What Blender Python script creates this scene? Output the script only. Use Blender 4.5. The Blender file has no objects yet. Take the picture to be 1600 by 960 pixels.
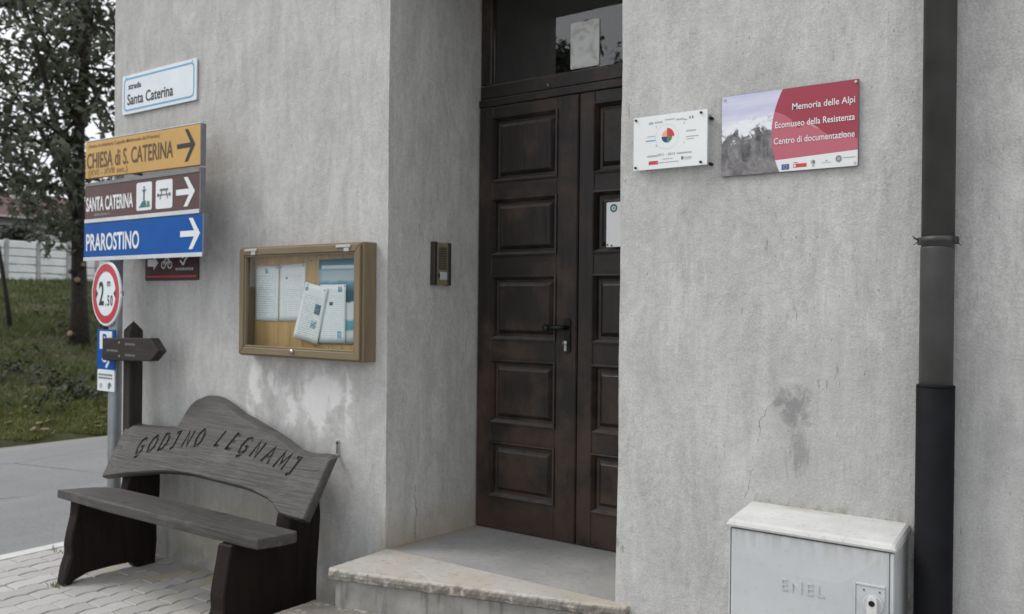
import bpy, bmesh, math, random
from mathutils import Vector, Matrix, noise
random.seed(7)
scene = bpy.context.scene
COL = scene.collection
R = math.radians

# ------------------------------------------------------------------ camera
cam_d = bpy.data.cameras.new('camera')
cam = bpy.data.objects.new('camera', cam_d)
COL.objects.link(cam)
scene.camera = cam
cam_d.sensor_width = 36.0
cam_d.lens = 30.55
cam_d.clip_start = 0.05
cam_d.clip_end = 2000
cam_d.dof.use_dof = True
cam_d.dof.focus_distance = 2.55
cam_d.dof.aperture_fstop = 4.4
YAW, PITCH, ROLL = 0.61798, -0.00044, 0.0107
_f = Vector((-math.sin(YAW) * math.cos(PITCH), math.cos(YAW) * math.cos(PITCH), math.sin(PITCH)))
_r = Vector((math.cos(YAW), math.sin(YAW), 0))
_u = _r.cross(_f)
_r2 = _r * math.cos(ROLL) + _u * math.sin(ROLL)
_u2 = _u * math.cos(ROLL) - _r * math.sin(ROLL)
cam.matrix_world = Matrix(((_r2.x, _u2.x, -_f.x, 0.0), (_r2.y, _u2.y, -_f.y, -2.8418),
                           (_r2.z, _u2.z, -_f.z, 1.42), (0, 0, 0, 1)))
scene.render.resolution_x, scene.render.resolution_y = 1024, 614

# ------------------------------------------------------------------ sky and sun
SUN_EL, SUN_AZ = R(48), R(238)          # azimuth measured clockwise from +Y
world = bpy.data.worlds.new('World')
scene.world = world
world.use_nodes = True
wn, wl = world.node_tree.nodes, world.node_tree.links
wn.clear()
w_out = wn.new('ShaderNodeOutputWorld')
w_bg = wn.new('ShaderNodeBackground')
w_sky = wn.new('ShaderNodeTexSky')
w_sky.sky_type = 'NISHITA'
w_sky.sun_disc = False
w_sky.sun_elevation = SUN_EL
w_sky.sun_rotation = SUN_AZ
w_sky.air_density = 1.2
w_sky.dust_density = 3.0
w_hsv = wn.new('ShaderNodeHueSaturation')
w_hsv.inputs['Saturation'].default_value = 0.4
w_tc = wn.new('ShaderNodeTexCoord')
w_map = wn.new('ShaderNodeMapping')
w_map.inputs['Scale'].default_value = (1.0, 1.0, 2.4)
w_no = wn.new('ShaderNodeTexNoise')
w_no.inputs['Scale'].default_value = 2.2
w_no.inputs['Detail'].default_value = 6
w_rmp = wn.new('ShaderNodeValToRGB')
w_rmp.color_ramp.elements[0].position = 0.30
w_rmp.color_ramp.elements[0].color = (8.5, 8.8, 9.3, 1)
w_rmp.color_ramp.elements[1].position = 0.68
w_rmp.color_ramp.elements[1].color = (12.5, 12.8, 13.2, 1)
w_mix = wn.new('ShaderNodeMix')
w_mix.data_type = 'RGBA'
w_mix.inputs[0].default_value = 0.85
wl.new(w_sky.outputs[0], w_hsv.inputs['Color'])
wl.new(w_tc.outputs['Generated'], w_map.inputs[0])
wl.new(w_map.outputs[0], w_no.inputs['Vector'])
wl.new(w_no.outputs['Fac'], w_rmp.inputs[0])
wl.new(w_hsv.outputs[0], w_mix.inputs[6])
wl.new(w_rmp.outputs[0], w_mix.inputs[7])
wl.new(w_mix.outputs[2], w_bg.inputs[0])
w_bg.inputs[1].default_value = 0.10
wl.new(w_bg.outputs[0], w_out.inputs[0])

sun_d = bpy.data.lights.new('sun', 'SUN')
sun_d.energy = 1.45
sun_d.angle = R(22)
sun_d.color = (1.0, 0.97, 0.93)
sun = bpy.data.objects.new('sun', sun_d)
COL.objects.link(sun)
_sd = Vector((math.sin(SUN_AZ) * math.cos(SUN_EL), math.cos(SUN_AZ) * math.cos(SUN_EL), math.sin(SUN_EL)))
sun.rotation_euler = (-_sd).to_track_quat('-Z', 'Y').to_euler()
sun.location = _sd * 40

vs = scene.view_settings
vs.view_transform = 'Standard'
vs.look = 'None'
vs.exposure = 0.08
vs.gamma = 1.0
vs.use_curve_mapping = False
scene.cycles.max_bounces = 7
scene.cycles.diffuse_bounces = 4
scene.cycles.glossy_bounces = 3
scene.cycles.transmission_bounces = 6
scene.cycles.transparent_max_bounces = 8

# ------------------------------------------------------------------ material helpers
class NT:
    """small wrapper round a node tree"""
    def __init__(s, name):
        s.m = bpy.data.materials.new(name)
        s.m.use_nodes = True
        s.n, s.l = s.m.node_tree.nodes, s.m.node_tree.links
        s.n.clear()
        s.out = s.n.new('ShaderNodeOutputMaterial')
        s.b = s.n.new('ShaderNodeBsdfPrincipled')
        s.l.new(s.b.outputs[0], s.out.inputs[0])
        s._tc = None
    def put(s, sock, v):
        if isinstance(v, bpy.types.NodeSocket):
            s.l.new(v, sock)
        elif isinstance(v, (tuple, list)) and len(v) == 3 and sock.type == 'RGBA':
            sock.default_value = (*v, 1)
        else:
            sock.default_value = v
    def tc(s, which='Object'):
        if s._tc is None:
            s._tc = s.n.new('ShaderNodeTexCoord')
        return s._tc.outputs[which]
    def xyz(s, v=None):
        n = s.n.new('ShaderNodeSeparateXYZ')
        s.l.new(v or s.tc(), n.inputs[0])
        return n.outputs
    def mp(s, scale=(1, 1, 1), loc=(0, 0, 0), v=None, rot=(0, 0, 0)):
        n = s.n.new('ShaderNodeMapping')
        s.l.new(v or s.tc(), n.inputs[0])
        n.inputs['Scale'].default_value = scale
        n.inputs['Location'].default_value = loc
        n.inputs['Rotation'].default_value = rot
        return n.outputs[0]
    def noise(s, scale, detail=4, v=None, rough=0.55, dist=0.0):
        n = s.n.new('ShaderNodeTexNoise')
        s.l.new(v or s.tc(), n.inputs['Vector'])
        n.inputs['Scale'].default_value = scale
        n.inputs['Detail'].default_value = detail
        n.inputs['Roughness'].default_value = rough
        n.inputs['Distortion'].default_value = dist
        return n.outputs['Fac']
    def voro(s, scale, v=None, feature='F1'):
        n = s.n.new('ShaderNodeTexVoronoi')
        n.feature = feature
        s.l.new(v or s.tc(), n.inputs['Vector'])
        n.inputs['Scale'].default_value = scale
        return n.outputs['Distance']
    def m_(s, op, a, b=0.0, c=0.0, clamp=False):
        n = s.n.new('ShaderNodeMath')
        n.operation = op
        n.use_clamp = clamp
        s.put(n.inputs[0], a); s.put(n.inputs[1], b); s.put(n.inputs[2], c)
        return n.outputs[0]
    def rng(s, v, a, b, c=0.0, d=1.0):
        n = s.n.new('ShaderNodeMapRange')
        n.interpolation_type = 'SMOOTHSTEP'
        s.put(n.inputs[0], v); s.put(n.inputs[1], a); s.put(n.inputs[2], b)
        s.put(n.inputs[3], c); s.put(n.inputs[4], d)
        return n.outputs[0]
    def ramp(s, v, stops):
        n = s.n.new('ShaderNodeValToRGB')
        e = n.color_ramp.elements
        while len(e) < len(stops):
            e.new(0.5)
        for el, (p, c) in zip(e, stops):
            el.position = p
            el.color = (*c, 1) if len(c) == 3 else c
        s.l.new(v, n.inputs[0])
        return n.outputs[0]
    def mix(s, f, a, b, blend='MIX'):
        n = s.n.new('ShaderNodeMix')
        n.data_type = 'RGBA'
        n.blend_type = blend
        s.put(n.inputs[0], f); s.put(n.inputs[6], a); s.put(n.inputs[7], b)
        return n.outputs[2]
    def bump(s, h, strength=0.3, dist=0.01):
        n = s.n.new('ShaderNodeBump')
        n.inputs['Strength'].default_value = strength
        n.inputs['Distance'].default_value = dist
        s.l.new(h, n.inputs['Height'])
        s.l.new(n.outputs[0], s.b.inputs['Normal'])
    def col(s, v): s.put(s.b.inputs['Base Color'], v)
    def rough(s, v): s.put(s.b.inputs['Roughness'], v)
    def spec(s, v): s.put(s.b.inputs['Specular IOR Level'], v)
    def metal(s, v): s.put(s.b.inputs['Metallic'], v)
    def band(s, v, lo, hi, soft):
        return s.m_('MULTIPLY', s.rng(v, lo - soft, lo + soft), s.rng(v, hi - soft, hi + soft, 1.0, 0.0))
    def blob(s, p, cx, cz, rx, rz, wob, amt=0.5):
        """soft ellipse in the X-Z plane whose edge is broken by a noise value"""
        dx = s.m_('DIVIDE', s.m_('SUBTRACT', p[0], cx), rx)
        dz = s.m_('DIVIDE', s.m_('SUBTRACT', p[2], cz), rz)
        d = s.m_('SQRT', s.m_('ADD', s.m_('MULTIPLY', dx, dx), s.m_('MULTIPLY', dz, dz)))
        d = s.m_('ADD', d, s.m_('MULTIPLY', s.m_('SUBTRACT', wob, 0.5), amt * 2))
        return s.rng(d, 0.55, 1.05, 1.0, 0.0)

def simple(name, color, rough=0.5, var=0.12, scale=9.0, metal=0.0, spec=0.5, bump=0.0, bscale=60.0):
    t = NT(name)
    n = t.noise(scale, 5)
    lo = tuple(c * (1 - var) for c in color)
    hi = tuple(min(1, c * (1 + var)) for c in color)
    t.col(t.ramp(n, [(0.3, lo), (0.7, hi)]))
    t.rough(rough); t.metal(metal); t.spec(spec)
    if bump:
        t.bump(t.noise(bscale, 4), bump, 0.004)
    return t.m

MAT = {}

# rendered grey plaster with dragged vertical streaks, patches and stains
t = NT('plaster')
P = t.xyz()
big = t.noise(0.9, 5, rough=0.6)
mid = t.noise(4.5, 4, rough=0.65, dist=0.4)
strk = t.noise(1.0, 4, v=t.mp((20, 20, 1.5)), rough=0.65)
strk2 = t.noise(1.0, 5, v=t.mp((60, 60, 5.0), (3, 1, 2)), rough=0.6)
fine = t.noise(150, 3)
wob = t.noise(9, 5, rough=0.65)
wobv = t.noise(1.0, 5, v=t.mp((26, 26, 9)), rough=0.7)
c = t.ramp(big, [(0.3, (0.38, 0.374, 0.362)), (0.72, (0.60, 0.592, 0.578))])
cloud = t.noise(2.1, 5, v=t.mp((1.3, 1.3, 0.8), (3.1, 0, 8.4)), rough=0.6, dist=1.3)
c = t.mix(0.55, c, t.ramp(cloud, [(0.36, (0.31, 0.304, 0.292)), (0.50, (0.49, 0.483, 0.470)), (0.60, (0.71, 0.702, 0.688))]))
trow = t.noise(1.0, 5, v=t.mp((8.0, 8.0, 2.6), (0.4, 1, 2)), rough=0.62, dist=1.8)
c = t.mix(0.42, c, t.ramp(trow, [(0.36, (0.31, 0.304, 0.292)), (0.5, (0.50, 0.493, 0.48)), (0.63, (0.70, 0.692, 0.678))]))
grit = t.noise(34, 4, rough=0.7)
c = t.mix(0.30, c, t.ramp(grit, [(0.36, (0.36, 0.355, 0.345)), (0.62, (0.60, 0.595, 0.585))]))
c = t.mix(0.14, c, t.ramp(strk, [(0.34, (0.34, 0.335, 0.325)), (0.66, (0.66, 0.655, 0.645))]))
c = t.mix(t.m_('MULTIPLY', t.m_('MULTIPLY', t.rng(strk2, 0.58, 0.74), t.rng(mid, 0.42, 0.6)), 0.45), c, (0.27, 0.265, 0.255))
c = t.mix(0.22, c, t.ramp(fine, [(0.38, (0.28, 0.28, 0.275)), (0.66, (0.70, 0.70, 0.69))]))
# small dark pits and scratches
pit = t.voro(46, t.mp((1, 1, 0.5)))
pitm = t.m_('MULTIPLY', t.rng(pit, 0.05, 0.20, 1.0, 0.0), t.rng(grit, 0.50, 0.62))
c = t.mix(t.m_('MULTIPLY', pitm, 0.6), c, (0.20, 0.195, 0.19))
scr = t.m_('MULTIPLY', t.rng(t.noise(1.0, 3, v=t.mp((75, 75, 13), (7, 0, 3), rot=(0, -0.35, 0)), rough=0.5), 0.64, 0.70),
           t.rng(t.noise(3.2, 2, v=t.mp((1, 1, 1), (11, 2, 5))), 0.52, 0.66))
c = t.mix(t.m_('MULTIPLY', scr, 0.55), c, (0.22, 0.215, 0.21))
# smoother repaired render right of the door, lower half
pa = t.m_('MULTIPLY', t.rng(t.m_('ADD', P[0], t.m_('MULTIPLY', t.m_('SUBTRACT', wob, 0.5), 0.16)), -0.985, -0.945),
          t.rng(t.m_('ADD', P[2], t.m_('MULTIPLY', t.m_('SUBTRACT', wob, 0.5), 0.35)), 1.26, 1.46, 1.0, 0.0))
c = t.mix(t.m_('MULTIPLY', pa, 0.30), c, (0.35, 0.35, 0.345))
# dark damp stain with its runs: broken up by two noises
def stain(cx, cz, rx, rz, n, lo, hi):
    dx = t.m_('DIVIDE', t.m_('SUBTRACT', P[0], cx), rx)
    dz = t.m_('DIVIDE', t.m_('SUBTRACT', P[2], cz), rz)
    d = t.m_('SQRT', t.m_('ADD', t.m_('MULTIPLY', dx, dx), t.m_('MULTIPLY', dz, dz)))
    f = t.m_('SUBTRACT', t.m_('ADD', 1.0, t.m_('MULTIPLY', t.m_('SUBTRACT', n, 0.5), 3.2)), d)
    return t.rng(f, lo, hi)
wobf = t.noise(24, 6, rough=0.7, dist=0.5)
runs = t.noise(1.0, 5, v=t.mp((62, 62, 9), (1, 5, 2)), rough=0.65)
st = stain(-0.892, 1.105, 0.070, 0.095, wobf, 0.0, 0.8)
st = t.m_('MAXIMUM', st, t.m_('MULTIPLY', stain(-0.872, 0.985, 0.055, 0.17, runs, 0.15, 1.0), 0.8))
c = t.mix(t.m_('MULTIPLY', st, 0.68), c, (0.20, 0.20, 0.20))
c = t.mix(t.m_('MULTIPLY', stain(-0.90, 1.19, 0.06, 0.03, wobf, 0.2, 0.9), 0.35), c, (0.60, 0.60, 0.59))
c = t.mix(t.m_('MULTIPLY', stain(-0.31, 1.03, 0.10, 0.18, wob, 0.1, 1.2), 0.32), c, (0.27, 0.27, 0.27))
c = t.mix(t.m_('MULTIPLY', stain(-0.67, 1.47, 0.06, 0.15, runs, 0.3, 1.2), 0.35), c, (0.24, 0.24, 0.235))
c = t.mix(t.m_('MULTIPLY', stain(-0.24, 1.62, 0.07, 0.22, runs, 0.3, 1.2), 0.35), c, (0.26, 0.26, 0.255))
c = t.mix(t.m_('MULTIPLY', stain(-1.30, 1.45, 0.14, 0.34, runs, 0.3, 1.3), 0.45), c, (0.70, 0.695, 0.685))
c = t.mix(t.m_('MULTIPLY', stain(-1.15, 1.0, 0.20, 0.40, wobv, 0.2, 1.4), 0.30), c, (0.68, 0.675, 0.665))
# light efflorescence under the notice board
ef = t.m_('MULTIPLY', t.band(P[0], -3.74, -2.94, 0.07), t.band(P[2], 0.80, 1.14, 0.05))
efn = t.noise(4.6, 5, v=t.mp((1.25, 1, 1), (4.25, 0, 1.75)), rough=0.58, dist=0.25)
c = t.mix(t.m_('MULTIPLY', ef, t.m_('MULTIPLY', t.rng(t.m_('ADD', efn, t.m_('MULTIPLY', t.m_('SUBTRACT', wobf, 0.5), 0.22)), 0.47, 0.60), 0.72)), c, (0.78, 0.78, 0.77))
c = t.mix(t.m_('MULTIPLY', ef, t.m_('MULTIPLY', t.rng(efn, 0.46, 0.34), 0.5)), c, (0.34, 0.345, 0.35))
c = t.mix(t.m_('MULTIPLY', stain(-2.945, 1.0, 0.035, 0.17, wobf, 0.2, 0.9), 0.7), c, (0.78, 0.78, 0.77))
sp = t.m_('MULTIPLY', t.rng(t.m_('ADD', P[2], t.m_('MULTIPLY', trow, 0.5)), 0.62, 0.30), t.rng(runs, 0.35, 0.6, 0.3, 1.0))
c = t.mix(t.m_('MULTIPLY', sp, 0.35), c, (0.27, 0.265, 0.25))
# ochre tint low on the wall behind the bench
oc = t.m_('MULTIPLY', t.m_('MULTIPLY', t.band(P[0], -4.5, -3.05, 0.15), t.rng(P[2], 0.52, 0.25)), t.rng(mid, 0.38, 0.62))
c = t.mix(t.m_('MULTIPLY', oc, 0.55), c, (0.42, 0.375, 0.27))
# pale band at the bottom of the street-side part, warm dirt by the doorstep
c = t.mix(t.m_('MULTIPLY', t.m_('MULTIPLY', t.rng(P[0], -2.9, -2.8, 1, 0), t.m_('MULTIPLY', t.rng(P[2], 0.20, 0.02), t.rng(wob, 0.40, 0.6))), 0.7), c, (0.30, 0.295, 0.27))
dr = t.m_('MULTIPLY', t.band(P[0], -2.74, -2.4, 0.02), t.rng(t.m_('ADD', P[2], t.m_('MULTIPLY', wob, 0.16)), 0.62, 0.40))
c = t.mix(t.m_('MULTIPLY', dr, 0.55), c, (0.40, 0.33, 0.23))
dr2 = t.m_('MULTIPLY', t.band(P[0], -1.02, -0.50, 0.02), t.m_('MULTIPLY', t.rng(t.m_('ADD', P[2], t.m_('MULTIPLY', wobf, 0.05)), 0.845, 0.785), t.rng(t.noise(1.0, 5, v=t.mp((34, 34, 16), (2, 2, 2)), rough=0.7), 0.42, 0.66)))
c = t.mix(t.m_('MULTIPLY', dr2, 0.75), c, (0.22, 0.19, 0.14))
# cracks
wig = t.m_('MULTIPLY', t.m_('SUBTRACT', t.noise(14, 4), 0.5), 0.07)
x0 = t.m_('ADD', t.m_('ADD', -1.047 - 0.76 * 0.189, t.m_('MULTIPLY', P[2], 0.189)), wig)
cr = t.m_('MULTIPLY', t.m_('MULTIPLY', t.rng(t.m_('ABSOLUTE', t.m_('SUBTRACT', P[0], x0)), 0.0005, 0.0028, 1, 0), t.band(P[2], 0.76, 1.10, 0.02)), t.rng(wob, 0.42, 0.58))
y0 = t.m_('ADD', 0.20, wig)
cr2 = t.m_('MULTIPLY', t.rng(t.m_('ABSOLUTE', t.m_('SUBTRACT', P[1], y0)), 0.001, 0.004, 1, 0),
           t.m_('MULTIPLY', t.band(P[2], 0.30, 0.58, 0.02), t.band(P[0], -2.74, -2.66, 0.01)))
crk = t.m_('MAXIMUM', cr, cr2)
c = t.mix(t.m_('MULTIPLY', crk, 0.7), c, (0.16, 0.15, 0.14))
t.col(c)
t.rough(0.93); t.spec(0.2)
h = t.m_('ADD', t.m_('MULTIPLY', fine, 0.45), t.m_('MULTIPLY', strk2, 0.55))
h = t.m_('ADD', h, t.m_('MULTIPLY', grit, 0.95))
h = t.m_('ADD', h, t.m_('MULTIPLY', trow, 1.1))
h = t.m_('SUBTRACT', h, t.m_('MULTIPLY', crk, 0.8))
h = t.m_('SUBTRACT', h, t.m_('MULTIPLY', t.m_('MAXIMUM', pitm, scr), 0.7))
t.bump(h, 0.36, 0.008)
MAT['plaster'] = t.m

def wood(name, dark, light, axis=2, rough=0.55, spec=0.35, scale=9.0, wear=None, bump=0.35, ledge_highlight=None, bdist=0.004, low=False, cracks=0.0):
    t = NT(name)
    sc = [scale * 3.2] * 3
    sc[axis] = scale * 0.22
    g = t.noise(1.0, 7, v=t.mp(tuple(sc)), rough=0.62, dist=0.6)
    g2 = t.noise(1.0, 4, v=t.mp(tuple(x * 4 for x in sc)), rough=0.6)
    c = t.ramp(g, [(0.3, dark), (0.7, light)])
    c = t.mix(0.3, c, t.ramp(g2, [(0.35, dark), (0.65, light)]))
    if wear:
        w = t.noise(4.0, 6, rough=0.65)
        wf = t.m_('MULTIPLY', t.rng(w, 0.5, 0.68), 0.6)
        if low:       # varnish worn off towards the foot of the door
            wf = t.m_('MULTIPLY', t.rng(t.m_('ADD', w, t.rng(t.xyz()[2], 1.5, 0.35, 0.0, 0.20)), 0.47, 0.72), 0.85)
        c = t.mix(wf, c, wear)
    if cracks:
        ck = t.rng(t.m_('ABSOLUTE', t.m_('SUBTRACT', g, 0.5)), 0.004, 0.014, 1.0, 0.0)
        ck = t.m_('MULTIPLY', ck, t.rng(t.noise(3.0, 3, v=t.mp((1, 1, 1), (5, 5, 5))), 0.48, 0.6))
        c = t.mix(t.m_('MULTIPLY', ck, cracks), c, tuple(q * 0.25 for q in dark))
    if ledge_highlight:      # sky-lit bevels painted in: lighter colour on ledges that face up
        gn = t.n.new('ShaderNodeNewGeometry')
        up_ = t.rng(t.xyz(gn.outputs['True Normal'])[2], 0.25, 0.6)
        c = t.mix(t.m_('MULTIPLY', up_, t.rng(t.noise(18, 4), 0.25, 0.6, 0.45, 0.9)), c, ledge_highlight)
    t.col(c); t.rough(rough); t.spec(spec)
    hb = t.m_('ADD', g, t.m_('MULTIPLY', g2, 0.6))
    if bdist > 0.005: hb = t.m_('ADD', hb, t.m_('MULTIPLY', t.noise(7, 4, dist=0.6), 1.2))
    t.bump(hb, bump, bdist)
    return t.m

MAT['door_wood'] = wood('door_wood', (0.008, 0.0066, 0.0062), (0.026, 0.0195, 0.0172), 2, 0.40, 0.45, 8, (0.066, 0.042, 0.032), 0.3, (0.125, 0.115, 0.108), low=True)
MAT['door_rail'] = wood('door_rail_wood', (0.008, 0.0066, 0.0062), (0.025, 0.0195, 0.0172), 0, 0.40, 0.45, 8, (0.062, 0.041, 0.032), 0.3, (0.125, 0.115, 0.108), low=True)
MAT['bench_top'] = wood('stained_bench_wood', (0.046, 0.042, 0.040), (0.092, 0.085, 0.082), 0, 0.55, 0.35, 6, (0.120, 0.113, 0.109), 0.6, None, 0.012, cracks=0.8)
MAT['bench_leg'] = wood('dark_bench_leg_wood', (0.007, 0.005, 0.0045), (0.020, 0.0125, 0.010), 2, 0.65, 0.2, 8)
MAT['carved'] = wood('carved_groove_wood', (0.038, 0.034, 0.032), (0.074, 0.067, 0.063), 0, 0.7, 0.2, 6)
MAT['post_wood'] = wood('weathered_post_wood', (0.018, 0.015, 0.014), (0.048, 0.041, 0.037), 2, 0.7, 0.25, 8)
MAT['board_wood'] = wood('weathered_board_wood', (0.020, 0.017, 0.016), (0.050, 0.043, 0.040), 0, 0.7, 0.25, 8)
MAT['frame_h'] = wood('notice_frame_wood_across', (0.15, 0.115, 0.070), (0.25, 0.195, 0.120), 0, 0.5, 0.35, 8, None, 0.15)
MAT['frame_v'] = wood('notice_frame_wood_upright', (0.15, 0.115, 0.070), (0.25, 0.195, 0.120), 2, 0.5, 0.35, 8, None, 0.15)
MAT['plank'] = wood('pine_plank', (0.44, 0.27, 0.11), (0.66, 0.44, 0.20), 2, 0.6, 0.3, 5, (0.50, 0.22, 0.06), 0.15)
MAT['bark'] = simple('bark', (0.035, 0.028, 0.024), 0.9, 0.5, 14, bump=0.8, bscale=18)
MAT['cut_wood'] = simple('sawn_wood', (0.27, 0.20, 0.13), 0.8, 0.2, 30)
MAT['grey_metal'] = simple('galvanised_steel', (0.42, 0.45, 0.48), 0.45, 0.15, 12, 0.55)
MAT['steel'] = simple('bright_steel', (0.55, 0.55, 0.55), 0.35, 0.1, 20, 0.9)
MAT['sign_back'] = simple('aluminium_sign_back', (0.22, 0.22, 0.23), 0.5, 0.12, 14, 0.4)
MAT['sign_edge'] = simple('aluminium_strip', (0.62, 0.64, 0.66), 0.45, 0.08, 14, 0.2)
MAT['white_sign'] = simple('white_sign_face', (0.74, 0.80, 0.84), 0.35, 0.04, 8)
MAT['white_print'] = simple('white_print', (0.76, 0.78, 0.80), 0.4, 0.04, 20)
MAT['yellow_sign'] = simple('ochre_sign_face', (0.56, 0.33, 0.085), 0.4, 0.10, 5)
MAT['brown_sign'] = simple('brown_sign_face', (0.085, 0.030, 0.027), 0.4, 0.14, 6)
MAT['brown_old'] = simple('worn_brown_sign_face', (0.060, 0.026, 0.026), 0.6, 0.35, 14)
MAT['blue_sign'] = simple('blue_sign_face', (0.000, 0.085, 0.35), 0.45, 0.08, 6, spec=0.2)
MAT['light_blue'] = simple('light_blue_print', (0.12, 0.38, 0.62), 0.4, 0.05)
MAT['black_print'] = simple('black_print', (0.018, 0.016, 0.016), 0.5, 0.1)
MAT['brown_print'] = simple('dark_brown_print', (0.10, 0.055, 0.025), 0.5, 0.15)
MAT['faded_print'] = simple('faded_brown_print', (0.24, 0.135, 0.045), 0.5, 0.15)
MAT['red_sign'] = simple('red_sign_face', (0.50, 0.022, 0.045), 0.4, 0.08)
MAT['grey_print'] = simple('grey_print', (0.42, 0.43, 0.44), 0.5, 0.1)
MAT['dark_grey_print'] = simple('dark_grey_print', (0.14, 0.14, 0.145), 0.5, 0.1)
MAT['teal_print'] = simple('teal_print', (0.03, 0.16, 0.17), 0.5, 0.1)
MAT['crimson'] = simple('crimson_print', (0.34, 0.040, 0.068), 0.38, 0.06, 4)
MAT['pink'] = simple('pink_print', (0.50, 0.125, 0.17), 0.38, 0.05, 4)
MAT['pale_pink'] = simple('pale_pink_print', (0.56, 0.28, 0.31), 0.38, 0.1, 4)
MAT['red_print'] = simple('red_print', (0.60, 0.05, 0.06), 0.4, 0.05)
MAT['green_print'] = simple('green_print', (0.06, 0.25, 0.10), 0.4, 0.05)
MAT['navy_print'] = simple('navy_print', (0.02, 0.05, 0.28), 0.4, 0.05)
MAT['eu_blue'] = simple('mid_blue_print', (0.04, 0.12, 0.34), 0.4, 0.05)
MAT['gold_print'] = simple('gold_print', (0.70, 0.50, 0.10), 0.4, 0.05)
MAT['orange_print'] = simple('orange_print', (0.75, 0.45, 0.22), 0.4, 0.05)
MAT['plate_white'] = simple('white_acrylic', (0.80, 0.82, 0.82), 0.18, 0.03, 3)
MAT['paint_white'] = simple('flat_white', (0.78, 0.79, 0.79), 0.3, 0.03)
MAT['box_grey'] = None
MAT['pipe'] = simple('dark_pipe', (0.057, 0.057, 0.056), 0.5, 0.25, 8, 0.0, 0.35, 0.25, 30)
MAT['sleeve'] = simple('black_sleeve', (0.0095, 0.0098, 0.012), 0.7, 0.25, 12, 0.0, 0.12)
MAT['clamp'] = simple('clamp_iron', (0.085, 0.085, 0.085), 0.6, 0.3, 30, 0.5)
MAT['black_metal'] = simple('black_metal', (0.012, 0.012, 0.012), 0.35, 0.2, 12, 0.4)
MAT['brass'] = simple('dull_brass', (0.36, 0.32, 0.20), 0.45, 0.12, 15, 0.5)
MAT['brass_dark'] = simple('bronze_grille', (0.20, 0.18, 0.13), 0.5, 0.15, 25, 0.4)
MAT['bronze'] = simple('dark_bronze_trim', (0.062, 0.054, 0.046), 0.45, 0.15, 15, 0.5)
MAT['asphalt'] = None
MAT['concrete'] = simple('pale_concrete', (0.80, 0.81, 0.81), 0.85, 0.10, 2.2, bump=0.3, bscale=8)
MAT['concrete_post'] = simple('grey_concrete', (0.40, 0.40, 0.40), 0.85, 0.15, 4)
MAT['interior'] = simple('dark_interior', (0.008, 0.0075, 0.007), 0.9, 0.2, 2)

# lighter painted cabinet plastic with dirt
t = NT('cabinet_fibreglass')
n1 = t.noise(3.5, 6, rough=0.62)
n2 = t.noise(40, 4)
c = t.ramp(n1, [(0.3, (0.46, 0.475, 0.485)), (0.7, (0.56, 0.575, 0.585))])
c = t.mix(t.m_('MULTIPLY', t.rng(n2, 0.58, 0.72), 0.25), c, (0.34, 0.34, 0.33))
CP = t.xyz()
gm = t.m_('MULTIPLY', t.rng(t.m_('ADD', CP[2], t.m_('MULTIPLY', n1, 0.10)), 0.70, 0.79), t.rng(t.noise(1.0, 4, v=t.mp((45, 45, 6))), 0.40, 0.65))
c = t.mix(t.m_('MULTIPLY', gm, 0.45), c, (0.30, 0.285, 0.255))
t.col(c); t.rough(0.55); t.spec(0.35)
t.bump(t.m_('ADD', n1, t.m_('MULTIPLY', n2, 0.3)), 0.12, 0.006)
MAT['box_grey'] = t.m
t = NT('cabinet_lid_fibreglass')
n1 = t.noise(7, 6, rough=0.65)
n2 = t.noise(60, 4)
P = t.xyz()
c = t.ramp(n1, [(0.3, (0.56, 0.56, 0.55)), (0.7, (0.70, 0.70, 0.685))])
c = t.mix(t.m_('MULTIPLY', t.rng(n2, 0.55, 0.7), 0.35), c, (0.36, 0.34, 0.30))
c = t.mix(t.m_('MULTIPLY', t.m_('MULTIPLY', t.rng(P[1], -0.05, -0.005), t.rng(n1, 0.35, 0.6)), 0.6), c, (0.34, 0.31, 0.25))
t.col(c); t.rough(0.65); t.spec(0.3)
t.bump(t.m_('ADD', n1, t.m_('MULTIPLY', n2, 0.4)), 0.2, 0.005)
MAT['box_lid'] = t.m

# doorstep stone and threshold cement
t = NT('step_stone')
n1 = t.noise(2.6, 6, rough=0.6, dist=0.5)
n2 = t.noise(26, 5, rough=0.65)
P = t.xyz()
c = t.ramp(n1, [(0.3, (0.42, 0.40, 0.365)), (0.7, (0.56, 0.54, 0.505))])
wn_ = t.noise(3.4, 4, v=t.mp((1, 1, 1), (2.3, 5.1, 0)), dist=0.4)
c = t.mix(t.m_('MULTIPLY', t.rng(wn_, 0.44, 0.66), 0.45), c, (0.48, 0.395, 0.29))
c = t.mix(t.m_('MULTIPLY', t.rng(n2, 0.52, 0.68), 0.45), c, (0.27, 0.245, 0.21))
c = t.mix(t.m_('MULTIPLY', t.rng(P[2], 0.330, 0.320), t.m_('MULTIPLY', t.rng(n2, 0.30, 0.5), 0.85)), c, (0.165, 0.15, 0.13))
t.col(c); t.rough(0.85); t.spec(0.25)
t.bump(t.m_('ADD', t.m_('MULTIPLY', n2, 0.7), t.noise(120, 3)), 0.45, 0.004)
MAT['step_stone'] = t.m
MAT['riser'] = None
t = NT('riser_cement')
n1 = t.noise(5, 6, rough=0.65)
n2 = t.noise(1.0, 5, v=t.mp((26, 26, 4)), rough=0.6)
c = t.ramp(n1, [(0.3, (0.22, 0.215, 0.20)), (0.7, (0.44, 0.43, 0.40))])
c = t.mix(t.m_('MULTIPLY', t.rng(n2, 0.5, 0.68), 0.6), c, (0.13, 0.125, 0.11))
t.col(c); t.rough(0.9); t.spec(0.2)
t.bump(n1, 0.5, 0.008)
MAT['riser'] = t.m
t = NT('threshold_cement')
n1 = t.noise(3.0, 6, rough=0.62)
n2 = t.noise(45, 4)
P = t.xyz()
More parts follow.
